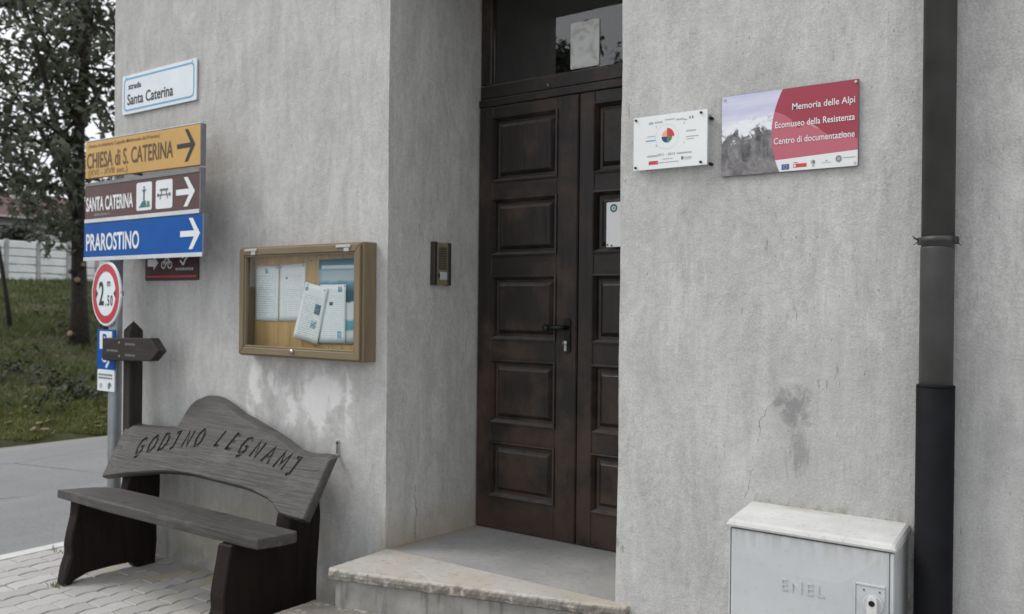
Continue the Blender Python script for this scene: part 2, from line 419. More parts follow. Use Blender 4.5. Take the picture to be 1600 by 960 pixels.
c = t.ramp(n1, [(0.3, (0.30, 0.30, 0.29)), (0.7, (0.40, 0.395, 0.385))])
c = t.mix(t.m_('MULTIPLY', t.rng(n2, 0.5, 0.7), 0.4), c, (0.22, 0.215, 0.205))
edge = t.m_('MULTIPLY', t.rng(P[0], -2.60, -2.70), t.rng(n1, 0.3, 0.6))
c = t.mix(t.m_('MULTIPLY', edge, 0.8), c, (0.34, 0.27, 0.19))
t.col(c); t.rough(0.85); t.spec(0.25)
t.bump(n2, 0.3, 0.004)
MAT['threshold'] = t.m

# pavers: pale grey concrete, each a little different
t = NT('paver_concrete')
oi = t.n.new('ShaderNodeObjectInfo')
geo = t.n.new('ShaderNodeNewGeometry')
wp = geo.outputs['Position']
n1 = t.noise(1.6, 5, v=wp, rough=0.6)
n2 = t.noise(70, 4, v=wp)
c = t.ramp(oi.outputs['Random'], [(0.0, (0.40, 0.39, 0.375)), (0.55, (0.455, 0.445, 0.43)), (1.0, (0.51, 0.50, 0.485))])
c = t.mix(t.m_('MULTIPLY', t.rng(n1, 0.40, 0.64), 0.35), c, (0.39, 0.38, 0.36))
c = t.mix(t.m_('MULTIPLY', t.rng(n2, 0.5, 0.7), 0.35), c, (0.34, 0.33, 0.32))
WP = t.xyz(wp)
moss = t.m_('MULTIPLY', t.rng(WP[1], -0.55, -0.12), t.rng(t.noise(5, 4, v=wp), 0.48, 0.62))
c = t.mix(t.m_('MULTIPLY', moss, 0.55), c, (0.45, 0.38, 0.21))
t.col(c); t.rough(0.88); t.spec(0.25)
t.bump(n2, 0.3, 0.004)
MAT['paver'] = t.m
MAT['sand'] = simple('joint_sand', (0.34, 0.325, 0.295), 0.95, 0.25, 12)
MAT['kerb'] = simple('kerb_concrete', (0.58, 0.58, 0.565), 0.85, 0.14, 5, bump=0.3)

t = NT('asphalt')
n1 = t.noise(0.55, 5, rough=0.6)
n2 = t.noise(90, 4, rough=0.7)
n3 = t.noise(1.0, 4, v=t.mp((2.6, 0.35, 1)), rough=0.5)
c = t.ramp(n1, [(0.3, (0.165, 0.168, 0.172)), (0.7, (0.235, 0.238, 0.242))])
c = t.mix(t.m_('MULTIPLY', t.rng(n3, 0.5, 0.66), 0.4), c, (0.255, 0.26, 0.268))
c = t.mix(t.m_('MULTIPLY', t.rng(n2, 0.45, 0.7), 0.5), c, (0.34, 0.34, 0.335))
n4 = t.noise(28, 5, rough=0.75)
c = t.mix(t.m_('MULTIPLY', t.rng(n4, 0.52, 0.70), 0.45), c, (0.10, 0.10, 0.105))
ckd = t.n.new('ShaderNodeTexVoronoi'); ckd.feature = 'DISTANCE_TO_EDGE'
t.l.new(t.mp((0.55, 0.4, 1), (0.3, 0.2, 0), rot=(0, 0, 0.4)), ckd.inputs['Vector']); ckd.inputs['Scale'].default_value = 1.3
ck = t.m_('MULTIPLY', t.rng(t.m_('ADD', ckd.outputs['Distance'], t.m_('MULTIPLY', t.m_('SUBTRACT', n4, 0.5), 0.05)), 0.0, 0.012, 1, 0), t.rng(n1, 0.46, 0.56))
c = t.mix(t.m_('MULTIPLY', ck, 0.7), c, (0.06, 0.06, 0.06))
RP = t.xyz()
ed = t.m_('MAXIMUM', t.rng(t.m_('ADD', RP[0], t.m_('MULTIPLY', n3, 0.5)), -5.35, -4.95), t.rng(t.m_('SUBTRACT', RP[0], t.m_('MULTIPLY', n3, 0.9)), -9.2, -9.75))
c = t.mix(t.m_('MULTIPLY', ed, 0.5), c, (0.30, 0.285, 0.25))
t.col(c); t.rough(0.8); t.spec(0.35)
t.bump(n2, 0.5, 0.006)
MAT['asphalt'] = t.m

t = NT('bank_soil')
n1 = t.noise(0.8, 6, rough=0.65)
n2 = t.noise(12, 6, rough=0.7)
c = t.ramp(n1, [(0.36, (0.055, 0.043, 0.030)), (0.52, (0.058, 0.064, 0.030)), (0.68, (0.085, 0.105, 0.036))])
c = t.mix(t.m_('MULTIPLY', t.rng(n2, 0.52, 0.66), 0.5), c, (0.095, 0.075, 0.05))
t.col(c); t.rough(0.95); t.spec(0.1)
t.bump(n2, 0.6, 0.05)
MAT['soil'] = t.m
MAT['ground'] = simple('field_ground', (0.09, 0.10, 0.06), 0.95, 0.3, 0.3)

def leaf_mat(name, a, b, d, rough=0.4, trans=0.12, sc=6.0):
    t = NT(name)
    geo = t.n.new('ShaderNodeNewGeometry')
    n = t.noise(sc, 3, v=geo.outputs['Position'])
    n2 = t.noise(0.9, 3, v=geo.outputs['Position'])
    c = t.ramp(n, [(0.32, a), (0.55, b), (0.75, d)])
    c = t.mix(t.m_('MULTIPLY', t.rng(n2, 0.45, 0.65), 0.5), c, b)
    if name == 'grass_blade':       # fresh mown strip along the road
        c = t.mix(t.m_('MULTIPLY', t.rng(t.xyz(geo.outputs['Position'])[0], -10.9, -10.1), 0.7), c, (0.19, 0.21, 0.055))
    t.col(c); t.rough(rough); t.spec(0.5)
    tr = t.n.new('ShaderNodeBsdfTranslucent')
    t.l.new(c, tr.inputs['Color'])
    mx = t.n.new('ShaderNodeMixShader')
    mx.inputs[0].default_value = trans
    t.l.new(t.b.outputs[0], mx.inputs[1]); t.l.new(tr.outputs[0], mx.inputs[2])
    t.l.new(mx.outputs[0], t.out.inputs[0])
    return t.m
MAT['leaf'] = leaf_mat('broad_leaf', (0.085, 0.098, 0.068), (0.135, 0.150, 0.108), (0.18, 0.192, 0.142), 0.32, 0.38)
MAT['leaf_dark'] = leaf_mat('hedge_leaf', (0.012, 0.017, 0.011), (0.024, 0.032, 0.018), (0.045, 0.052, 0.030), 0.6, 0.08)
MAT['leaf_autumn'] = leaf_mat('fallen_leaf', (0.09, 0.06, 0.035), (0.15, 0.10, 0.055), (0.26, 0.22, 0.15), 0.7, 0.05, 2.0)
MAT['grass'] = leaf_mat('grass_blade', (0.060, 0.068, 0.026), (0.100, 0.122, 0.038), (0.165, 0.160, 0.065), 0.6, 0.2, 1.1)
MAT['roof_tile'] = simple('red_roof_tile', (0.11, 0.050, 0.050), 0.85, 0.25, 3, bump=0.4, bscale=12)
MAT['house_wall'] = simple('distant_render', (0.30, 0.30, 0.31), 0.9, 0.1, 0.8)
MAT['glass_dark'] = simple('dark_window_glass', (0.03, 0.032, 0.036), 0.12, 0.1, 2)
MAT['frame_pale'] = simple('pale_window_frame', (0.45, 0.45, 0.46), 0.6, 0.1, 3)

def glass(name):
    t = NT(name)
    t.col((1, 1, 1)); t.rough(0.0)
    t.put(t.b.inputs['Transmission Weight'], 1.0)
    t.put(t.b.inputs['IOR'], 1.62)
    return t.m
MAT['glass'] = glass('window_glass')
# thin cabinet glass: reflects by Fresnel and lets light through
t = NT('cabinet_glass')
t.n.remove(t.b)
fr = t.n.new('ShaderNodeFresnel'); fr.inputs[0].default_value = 1.5
gl = t.n.new('ShaderNodeBsdfGlossy'); gl.inputs['Roughness'].default_value = 0.02
tp = t.n.new('ShaderNodeBsdfTransparent'); tp.inputs[0].default_value = (0.93, 0.95, 0.95, 1)
mx = t.n.new('ShaderNodeMixShader')
gb = t.n.new('ShaderNodeNewGeometry')
t.l.new(t.m_('MULTIPLY', fr.outputs[0], t.m_('SUBTRACT', 1.0, gb.outputs['Backfacing'])), mx.inputs[0]); t.l.new(tp.outputs[0], mx.inputs[1]); t.l.new(gl.outputs[0], mx.inputs[2])
t.l.new(mx.outputs[0], t.out.inputs[0])
MAT['thin_glass'] = t.m

# ------------------------------------------------------------------ object helpers
BASE = {}
def tag(o, label=None, cat=None, group=None, kind=None):
    if label: o['label'] = label
    if cat: o['category'] = cat
    if group: o['group'] = group
    if kind: o['kind'] = kind
    return o
def thing(name, label, cat, loc=(0, 0, 0), group=None, rot=None):
    """an Empty at the base of a thing. With rot the children use local coordinates, otherwise world ones"""
    o = bpy.data.objects.new(name, None)
    o.empty_display_size = 0.1
    COL.objects.link(o)
    o.location = loc
    if rot is not None:
        o.rotation_euler = rot
        BASE[o] = None
    else:
        BASE[o] = Vector(loc)
    return tag(o, label, cat, group)
def link(o, parent=None):
    COL.objects.link(o)
    if parent is not None:
        o.parent = parent
        b = BASE.get(parent)
        if b is not None:
            o.matrix_parent_inverse = Matrix.Translation(-b)
    return o
def mesh(name, verts, faces, m, parent=None, smooth=False):
    me = bpy.data.meshes.new(name)
    me.from_pydata([tuple(v) for v in verts], [], faces)
    me.update()
    if smooth:
        for p in me.polygons: p.use_smooth = True
    me.materials.append(MAT[m] if isinstance(m, str) else m)
    return link(bpy.data.objects.new(name, me), parent)
def from_bm(name, bm, m, parent=None, smooth=False):
    bmesh.ops.recalc_face_normals(bm, faces=bm.faces)
    me = bpy.data.meshes.new(name)
    bm.to_mesh(me); bm.free()
    if smooth:
        for p in me.polygons: p.use_smooth = True
    me.materials.append(MAT[m] if isinstance(m, str) else m)
    return link(bpy.data.objects.new(name, me), parent)
def bev(bm, w, seg=1):
    bmesh.ops.bevel(bm, geom=list(bm.edges), offset=w, segments=seg, profile=0.6, affect='EDGES', clamp_overlap=True)
def box(name, x0, x1, y0, y1, z0, z1, m, parent=None, b=0.002, seg=1):
    bm = bmesh.new()
    bmesh.ops.create_cube(bm, size=1)
    for v in bm.verts:
        v.co = ((x0 + x1) / 2 + v.co.x * (x1 - x0), (y0 + y1) / 2 + v.co.y * (y1 - y0), (z0 + z1) / 2 + v.co.z * (z1 - z0))
    if b: bev(bm, b, seg)
    return from_bm(name, bm, m, parent)
def prism(name, pts, a0, a1, m, parent=None, plane='xz', b=0.0, jit=0.0, seg=1, smooth=False):
    """polygon extruded between a0 and a1 along the axis that is not in its plane"""
    def P3(p, a):
        if plane == 'xz': return (p[0], a, p[1])
        if plane == 'yz': return (a, p[0], p[1])
        return (p[0], p[1], a)
    bm = bmesh.new()
    lo = [bm.verts.new(P3(p, a0)) for p in pts]
    hi = [bm.verts.new(P3(p, a1)) for p in pts]
    n = len(pts)
    bm.faces.new(lo); bm.faces.new(hi[::-1])
    for i in range(n):
        bm.faces.new((lo[i], lo[(i + 1) % n], hi[(i + 1) % n], hi[i]))
    if jit:
        for v in bm.verts:
            v.co += noise.noise_vector(v.co * 9) * jit
    if b: 
        bmesh.ops.recalc_face_normals(bm, faces=bm.faces)
        bev(bm, b, seg)
    return from_bm(name, bm, m, parent, smooth)
def tube(name, path, radii, m, parent=None, seg=12, cap=True, smooth=True):
    path = [Vector(p) for p in path]
    if not isinstance(radii, (list, tuple)): radii = [radii] * len(path)
    V, F = [], []
    prev = None
    for i, p in enumerate(path):
        d = (path[min(i + 1, len(path) - 1)] - path[max(i - 1, 0)]).normalized()
        if prev is None:
            a = Vector((1, 0, 0)) if abs(d.x) < 0.8 else Vector((0, 1, 0))
        else:
            a = prev
        u = (a - d * a.dot(d)).normalized(); w = d.cross(u); prev = u
        for k in range(seg):
            t_ = 2 * math.pi * k / seg
            V.append(p + (u * math.cos(t_) + w * math.sin(t_)) * radii[i])
    for i in range(len(path) - 1):
        for k in range(seg):
            F.append((i * seg + k, i * seg + (k + 1) % seg, (i + 1) * seg + (k + 1) % seg, (i + 1) * seg + k))
    if cap:
        F.append(tuple(range(seg))[::-1])
        F.append(tuple(range((len(path) - 1) * seg, len(path) * seg)))
    return mesh(name, V, F, m, parent, smooth)
def disc_y(name, x, z, y0, y1, r, m, parent=None, seg=24, b=0.0, sx=1.0):
    pts = [(x + sx * r * math.cos(2 * math.pi * k / seg), z + r * math.sin(2 * math.pi * k / seg)) for k in range(seg)]
    return prism(name, pts, y0, y1, m, parent, 'xz', b)
def flat(name, polys, y, m, parent=None):
    """print: flat polygons in the X-Z plane, each next one a hair in front of the last"""
    V, F = [], []
    for i, pl in enumerate(polys):
        s = len(V)
        ar = sum(pl[k][0] * pl[(k + 1) % len(pl)][1] - pl[(k + 1) % len(pl)][0] * pl[k][1] for k in range(len(pl)))
        if ar < 0: pl = pl[::-1]
        V += [(p[0], y - 0.00012 * (i % 5), p[1]) for p in pl]
        F.append(tuple(range(s, s + len(pl))))
    return mesh(name, V, F, m, parent)
def rect(x0, x1, z0, z1): return [(x0, z0), (x1, z0), (x1, z1), (x0, z1)]
def ell(x, z, rx, rz, n=20, a0=0, a1=360):
    full = abs(a1 - a0) >= 360
    pts = [(x + rx * math.cos(R(a0 + (a1 - a0) * k / (n if full else n - 1))), z + rz * math.sin(R(a0 + (a1 - a0) * k / (n if full else n - 1)))) for k in range(n)]
    return pts if full else pts + [(x, z)]
def ring(x, z, ro, ri, n=24):
    out = []
    for k in range(n):
        a, b = 2 * math.pi * k / n, 2 * math.pi * (k + 1) / n
        out.append([(x + ro * math.cos(a), z + ro * math.sin(a)), (x + ro * math.cos(b), z + ro * math.sin(b)),
                    (x + ri * math.cos(b), z + ri * math.sin(b)), (x + ri * math.cos(a), z + ri * math.sin(a))])
    return out
def stroke(pts, w):
    out = []
    for (x0, z0), (x1, z1) in zip(pts, pts[1:]):
        d = math.hypot(x1 - x0, z1 - z0); nx, nz = -(z1 - z0) / d * w / 2, (x1 - x0) / d * w / 2
        out.append([(x0 + nx, z0 + nz), (x0 - nx, z0 - nz), (x1 - nx, z1 - nz), (x1 + nx, z1 + nz)])
    return out
def rrect(x0, x1, z0, z1, r, n=5):
    pts = []
    for cx, cz, a in ((x1 - r, z0 + r, -90), (x1 - r, z1 - r, 0), (x0 + r, z1 - r, 90), (x0 + r, z0 + r, 180)):
        for k in range(n + 1):
            t_ = R(a + 90 * k / n)
            pts.append((cx + r * math.cos(t_), cz + r * math.sin(t_)))
    return pts
def text_data(body, size, sx=1.0, bold=0.0, align='LEFT', shear=0.0, extrude=0.0, space=1.0, width=None):
    cu = bpy.data.curves.new('lettering', 'FONT')
    cu.body = body; cu.size = size; cu.offset = bold; cu.shear = shear; cu.extrude = extrude
    cu.space_character = space; cu.resolution_u = 3; cu.fill_mode = 'BOTH'
    o = bpy.data.objects.new('lettering', cu)
    COL.objects.link(o)
    me = bpy.data.meshes.new_from_object(o.evaluated_get(bpy.context.evaluated_depsgraph_get()))
    bpy.data.objects.remove(o); bpy.data.curves.remove(cu)
    if len(me.vertices):
        xs = [v.co.x for v in me.vertices]
        a, b = min(xs), max(xs)
        if width: sx = width / (b - a)
        off = {'LEFT': -a, 'CENTER': -(a + b) / 2, 'RIGHT': -b}[align]
        for v in me.vertices: v.co.x = (v.co.x + off) * sx
    return me
def text(name, body, x, z, size, m, parent, y, sx=1.0, bold=0.0, align='LEFT', shear=0.0, space=1.0, width=None, relief=0.0, slope=0.0):
    """flat lettering in the X-Z plane, read from -Y; cap height is about 0.73 of size"""
    me = text_data(body, size, sx, bold, align, shear, relief, space, width)
    for v in me.vertices:
        v.co = (x + v.co.x, y - v.co.z, z + v.co.y + slope * v.co.x)
    me.materials.append(MAT[m])
    me.name = name
    return link(bpy.data.objects.new(name, me), parent)

# ------------------------------------------------------------------ ground, road, bank
def struct(o): o['kind'] = 'structure'; return o
ROAD_Z = -0.07
def bank_z(x, y):
    d = -9.25 - x
    if d <= 0: return ROAD_Z - 0.03
    z = ROAD_Z + 0.02 + 0.105 * min(d, 20.8) + 0.02 * max(0, min(d - 20.8, 20))
    z += 0.10 * math.sin(min(d, 3.0) / 3.0 * math.pi)
    return z + 0.06 * noise.noise(Vector((x * 0.5, y * 0.5, 0))) * min(1, d)
struct(mesh('ground', [(-700, -700, -0.25), (700, -700, -0.25), (700, 700, -0.25), (-700, 700, -0.25)], [(0, 1, 2, 3)], 'ground'))
def grid(name, xs, ys, fz, m, parent=None, smooth=True):
    V = [(x, y, fz(x, y)) for y in ys for x in xs]
    n = len(xs)
    F = [(j * n + i, j * n + i + 1, (j + 1) * n + i + 1, (j + 1) * n + i) for j in range(len(ys) - 1) for i in range(n - 1)]
    return mesh(name, V, F, m, parent, smooth)
def lin(a, b, n): return [a + (b - a) * i / n for i in range(n + 1)]
struct(grid('road', lin(-9.6, -5.14, 8), lin(-40, 80, 60), lambda x, y: ROAD_Z + 0.03 * (1 - ((x + 7.3) / 2.2) ** 2) * 0.6, 'asphalt'))
struct(grid('forecourt_road', lin(-5.14, 40, 10), lin(-40, -5.2, 10), lambda x, y: ROAD_Z - 0.004, 'asphalt'))
struct(grid('grass_bank', lin(-9.22, -30, 90) + lin(-31, -70, 12), lin(-30, 60, 220), bank_z, 'soil'))

# pavement: interlocking zigzag pavers on sand, edged with kerb stones
pavement = struct(mesh('pavement', [(-5.04, -5.2, -0.006), (6, -5.2, -0.006), (6, 0.05, -0.006), (-5.04, 0.05, -0.006)], [(0, 1, 2, 3)], 'sand'))
PL, PW, PA = 0.225, 0.112, 0.016
def tri(u): u = u % 1.0; return 4 * abs(u - 0.5) - 1
def paver_geo(j):
    g = 0.0035
    n = 8
    lo = [(g + (PL - 2 * g) * i / n, 0) for i in range(n + 1)]
    ring_ = [(x, PA / 2 * tri(x / (PL / 2)) + g) for x, _ in lo] + [(x, PW + PA / 2 * tri(x / (PL / 2)) - g) for x, _ in lo[::-1]]
    cx, cy = PL / 2, PW / 2
    inner = [(cx + (x - cx) * 0.965, cy + (y - cy) * 0.92) for x, y in ring_]
    k = len(ring_)
    V = [(x, y, -0.03) for x, y in ring_] + [(x, y, -0.004) for x, y in ring_] + [(x, y, 0.0) for x, y in inner]
    F = []
    for i in range(k):
        q = (i + 1) % k
        F += [(i, q, k + q, k + i), (k + i, k + q, 2 * k + q, 2 * k + i)]
    F.append(tuple(range(2 * k, 3 * k)))
    return V, F
PV, PF = paver_geo(0)
# long side of the pavers runs along Y (away from the street): swap axes
PV = [(y, x, z) for x, y, z in PV]
PF = [f[::-1] for f in PF]
pm = bpy.data.meshes.new('paver'); pm.from_pydata(PV, [], PF); pm.update(); pm.materials.append(MAT['paver'])
sv, sf = [], []
npv = 0
for k in range(0, 92):
    for j in range(-24, 1):
        x = -5.03 + k * PW
        y = j * PL + (k % 2) * PL / 2 - PL / 2 + 0.03
        if y < -5.15 or y + PL > 0.2: continue
        dz = random.uniform(-0.0025, 0.0015)
        if -5.2 < x < -2.6 and y > -1.25:
            o = bpy.data.objects.new('paver', pm)
            link(o, pavement)
            o.location = (x, y, dz)
            o.rotation_euler = (random.uniform(-.008, .008), random.uniform(-.008, .008), random.uniform(-.012, .012))
            npv += 1
        else:
            s = len(sv)
            sv += [(x + a, y + b, c + dz) for a, b, c in PV]
            sf += [tuple(s + i for i in f) for f in PF]
tag(mesh('paver_field', sv, sf, 'paver', pavement), kind='stuff')
for i in range(-6, 9):
    o = box('kerb_stone', -5.145, -5.045, i * 1.0 - 0.0, i * 1.0 + 0.992, -0.22, random.uniform(-0.002, 0.003), 'kerb', pavement, 0.008, 2)

# ------------------------------------------------------------------ building
XL, XR, XE = -4.94, 5.0, 10.0         # street corner, right end, depth
OL, OR, OZ = -2.703, -1.534, 3.085    # doorway
DY = 0.65                              # door face
H = 6.6
bld = thing('building', 'grey rendered corner building with deep doorway', 'building', (-2.1, 3.0, 0))
def wob_(x, y, z):
    v = Vector((x, y, z))
    n = noise.noise_vector(v * 2.1) * 0.004 + noise.noise_vector(v * 9.0) * 0.0016 + noise.noise_vector(v * 30) * 0.0007
    return (x + n.x, y + n.y, z + n.z)
def lines(a, b, step, extra=()):
    n = max(1, round((b - a) / step))
    xs = lin(a, b, n)
    for e in extra:
        if a < e < b:
            k = min(range(1, len(xs) - 1), key=lambda i: abs(xs[i] - e))
            xs[k] = e
    return xs
V, F, idx = [], [], {}
def vid(x, y, z):
    k = (round(x, 4), round(y, 4), round(z, 4))
    if k not in idx:
        idx[k] = len(V); V.append(wob_(x, y, z))
    return idx[k]
xs = lines(XL, 0.6, 0.025, (OL, OR)) + [1.0, 2.0, 3.0, 4.0, XR]
zs = lines(-0.25, 3.3, 0.025, (OZ,)) + [3.6, 4.2, 5.0, H]
for i in range(len(xs) - 1):
    for j in range(len(zs) - 1):
        if xs[i] >= OL - 1e-4 and xs[i + 1] <= OR + 1e-4 and zs[j + 1] <= OZ + 1e-4: continue
        F.append((vid(xs[i], 0, zs[j]), vid(xs[i + 1], 0, zs[j]), vid(xs[i + 1], 0, zs[j + 1]), vid(xs[i], 0, zs[j + 1])))
ys = lin(0, 0.78, 31)
zj = [z for z in zs if z <= OZ + 1e-4]
for j in range(len(zj) - 1):
    for i in range(len(ys) - 1):
        F.append((vid(OL, ys[i], zj[j]), vid(OL, ys[i], zj[j + 1]), vid(OL, ys[i + 1], zj[j + 1]), vid(OL, ys[i + 1], zj[j]))[::-1])
        F.append((vid(OR, ys[i], zj[j]), vid(OR, ys[i], zj[j + 1]), vid(OR, ys[i + 1], zj[j + 1]), vid(OR, ys[i + 1], zj[j])))
xo = [x for x in xs if OL - 1e-4 <= x <= OR + 1e-4]
for k in range(len(xo) - 1):
    for i in range(len(ys) - 1):
        F.append((vid(xo[k], ys[i], OZ), vid(xo[k + 1], ys[i], OZ), vid(xo[k + 1], ys[i + 1], OZ), vid(xo[k], ys[i + 1], OZ))[::-1])
# street side, right side and back of the building
yb = lin(0, 1.0, 40) + [2, 4, 6, 8, XE]
for j in range(len(zs) - 1):
    for i in range(len(yb) - 1):
        F.append((vid(XL, yb[i], zs[j]), vid(XL, yb[i], zs[j + 1]), vid(XL, yb[i + 1], zs[j + 1]), vid(XL, yb[i + 1], zs[j])))
F.append((vid(XR, 0, -0.25), vid(XR, XE, -0.25), vid(XR, XE, H), vid(XR, 0, H)))
F.append((vid(XL, XE, -0.25), vid(XL, XE, H), vid(XR, XE, H), vid(XR, XE, -0.25)))
mesh('wall', V, F, 'plaster', bld)
# gable roof with small eaves
prism('roof', [(-0.35, H + 0.004), (XE + 0.35, H + 0.004), (XE / 2, H + 2.4)], XL - 0.3, XR + 0.3, 'roof_tile', bld, 'yz')
# dark room behind the door
bx = [(-4.6, 0.80, 0.2), (0.5, 0.80, 0.2), (0.5, 6.0, 0.2), (-4.6, 6.0, 0.2), (-4.6, 0.80, 3.3), (0.5, 0.80, 3.3), (0.5, 6.0, 3.3), (-4.6, 6.0, 3.3)]
mesh('hallway', bx, [(0, 1, 2, 3), (4, 7, 6, 5), (1, 5, 6, 2), (2, 6, 7, 3), (3, 7, 4, 0),], 'interior', bld)
# partition closing the room round the doorway
mesh('hallway_partition', [(-4.6, 0.79, 0.2), (OL, 0.79, 0.2), (OR, 0.79, 0.2), (0.5, 0.79, 0.2), (-4.6, 0.79, 3.3), (OL, 0.79, 3.3), (OR, 0.79, 3.3), (0.5, 0.79, 3.3), (OL, 0.79, OZ), (OR, 0.79, OZ)],
     [(0, 1, 5, 4), (2, 3, 7, 6), (8, 9, 6, 5)], 'interior', bld)

# door: two leaves of stiles, rails and five raised panels
ROWS = [(2.364, 2.043), (1.956, 1.674), (1.571, 1.257), (1.154, 0.841), (0.745, 0.473)]
ZB, ZT = 0.312, 2.42
def raised_panel(x0, x1, z0, z1, y, parent):
    """moulded border sloping in, a recessed flat, a bevelled raised field"""
    V, F = [], []
    def loop(dx, dy):
        V.extend([(x0 + dx, y + dy, z0 + dx), (x1 - dx, y + dy, z0 + dx), (x1 - dx, y + dy, z1 - dx), (x0 + dx, y + dy, z1 - dx)])
    for dx, dy in ((-0.004, -0.008), (0.004, -0.010), (0.014, 0.010), (0.018, 0.024), (0.030, 0.026), (0.046, 0.008), (0.049, 0.006)):
        loop(dx, dy)
    for L in range(6):
        for k in range(4):
            F.append((L * 4 + k, L * 4 + (k + 1) % 4, L * 4 + 4 + (k + 1) % 4, L * 4 + 4 + k))
    F.append((24, 25, 26, 27))
    return mesh('panel', V, F, 'door_wood', parent)
for (a, b) in ((OL + 0.008, -2.110), (-2.104, OR + 0.005)):
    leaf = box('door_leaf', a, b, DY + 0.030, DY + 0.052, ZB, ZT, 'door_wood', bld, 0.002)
    sl, sr = (a + 0.086, b - 0.118) if a < -2.3 else (a + 0.080, b - 0.090)
    box('stile', a, sl, DY, DY + 0.0295, ZB, ZT, 'door_wood', leaf, 0.003)
    box('stile', sr, b, DY, DY + 0.0295, ZB, ZT, 'door_wood', leaf, 0.003)
    edges = [ZT] + [z for r_ in ROWS for z in r_] + [ZB]
    for k in range(0, len(edges), 2):
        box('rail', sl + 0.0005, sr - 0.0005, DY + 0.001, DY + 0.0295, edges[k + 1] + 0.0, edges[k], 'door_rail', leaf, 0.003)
    for z1, z0 in ROWS:
        raised_panel(sl, sr, z0, z1, DY, leaf)
    if a < -2.3:
        hx, hy = -2.158, DY
        hd = prism('handle_plate', rrect(hx - 0.017, hx + 0.017, 1.208, 1.368, 0.010), hy - 0.010, hy - 0.0005, 'black_metal', leaf, b=0.002)
        tube('handle_lever', [(hx, hy - 0.008, 1.325), (hx, hy - 0.045, 1.325), (hx - 0.012, hy - 0.056, 1.325), (hx - 0.045, hy - 0.058, 1.323), (hx - 0.078, hy - 0.058, 1.320)], [0.011, 0.010, 0.011, 0.011, 0.012], 'black_metal', leaf, 10)
        bm = bmesh.new(); bmesh.ops.create_uvsphere(bm, u_segments=14, v_segments=8, radius=0.019)
        for v in bm.verts: v.co += Vector((hx - 0.086, hy - 0.058, 1.319))
        from_bm('handle_knob', bm, 'black_metal', leaf, True)
        tube('lock_cylinder', [(hx - 0.004, hy - 0.009, 1.252), (hx - 0.004, hy - 0.024, 1.252)], 0.012, 'steel', leaf, 12)
        box('key_flap', hx - 0.012, hx + 0.002, hy - 0.016, hy - 0.011, 1.212, 1.245, 'steel', leaf, 0.002)
box('meeting_bead', -2.122, -2.112, DY - 0.006, DY - 0.0005, ZB + 0.01, ZT - 0.01, 'door_wood', bld, 0.002)
# transom light above the door
tr = box('transom_window', OL + 0.003, OR - 0.003, DY - 0.004, DY + 0.075, 2.424, 2.462, 'door_rail', bld, 0.004)
box('transom_rail', OL + 0.003, OR - 0.003, DY + 0.008, DY + 0.07, 2.464, 2.536, 'door_rail', tr, 0.006)
box('transom_rail', OL + 0.003, OR - 0.003, DY + 0.008, DY + 0.07, 3.02, OZ + 0.01, 'door_rail', tr, 0.006)
box('transom_stile', OL + 0.003, OL + 0.07, DY + 0.010, DY + 0.07, 2.537, 3.019, 'door_wood', tr, 0.006)
box('transom_stile', OR - 0.07, OR - 0.003, DY + 0.010, DY + 0.07, 2.537, 3.019, 'door_wood', tr, 0.006)
box('pane', OL + 0.071, OR - 0.071, DY + 0.034, DY + 0.038, 2.538, 3.018, 'glass', tr, 0)
tube('nail', [(-2.28, DY + 0.008, 2.476), (-2.28, DY - 0.012, 2.486)], 0.003, 'steel', tr, 6)

# threshold and doorsteps
def rough_slab(name, pts, z0, z1, m, parent, chip=0.006, step=0.02, rnd=0.012):
    """stone slab with rounded, chipped upper edge; pts counter-clockwise in plan"""
    out = []
    n = len(pts)
    for i in range(n):
        a, b = Vector(pts[i]), Vector(pts[(i + 1) % n])
        k = max(1, int((b - a).length / step))
        out += [a + (b - a) * q / k for q in range(k)]
    c = sum(out, Vector((0, 0))) / len(out)
    k = len(out)
    prof = [(0.012, z0), (0.0, z0 + 0.006), (-0.003, (z0 + z1) / 2), (0.001, z1 - rnd), (rnd * 0.35, z1 - rnd * 0.3), (rnd, z1)]
    V, F = [], []
    for d, z in prof:
        for i, p in enumerate(out):
            t_ = (out[(i + 1) % k] - out[i - 1]).normalized()
            inn = Vector((-t_.y, t_.x))
            ch = max(0, noise.noise(Vector((p.x * 17, p.y * 17, z * 24))) - 0.15) * chip * 2.2 + noise.noise(Vector((p.x * 80, p.y * 80, z * 60))) * chip * 0.55
            if z >= z1 - 1e-6: ch *= 0.5
            q = p + inn * (d + ch)
            V.append((q.x, q.y, z + noise.noise(Vector((p.x * 22, p.y * 22, 3 + z))) * chip * 0.25))
    L = len(prof)
    for a in range(L - 1):
        for i in range(k):
            q = (i + 1) % k
            F.append((a * k + i, a * k + q, (a + 1) * k + q, (a + 1) * k + i))
    F.append(tuple((L - 1) * k + i for i in range(k)))
    F.append(tuple(range(k))[::-1])
    return mesh(name, V, F, m, parent)
mesh('threshold', [(OL - 0.02, 0.012, 0.331), (OR + 0.02, 0.012, 0.331), (OR + 0.02, 0.70, 0.306), (OL - 0.02, 0.70, 0.306),
                   (OL - 0.02, 0.012, 0.0), (OR + 0.02, 0.012, 0.0)], [(0, 1, 2, 3), (4, 5, 1, 0)], 'threshold', bld)
up = [(-2.700, 0.009), (-2.692, -0.345), (-2.672, -0.362), (-2.30, -0.262), (-1.90, -0.150), (-1.545, -0.055), (-1.500, -0.042), (-1.478, -0.022), (-1.480, 0.009)]
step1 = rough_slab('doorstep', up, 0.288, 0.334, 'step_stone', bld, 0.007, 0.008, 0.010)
rs = [(-2.676, 0.0), (-2.672, -0.325), (-2.645, -0.336), (-1.52, -0.03), (-1.52, 0.0)]
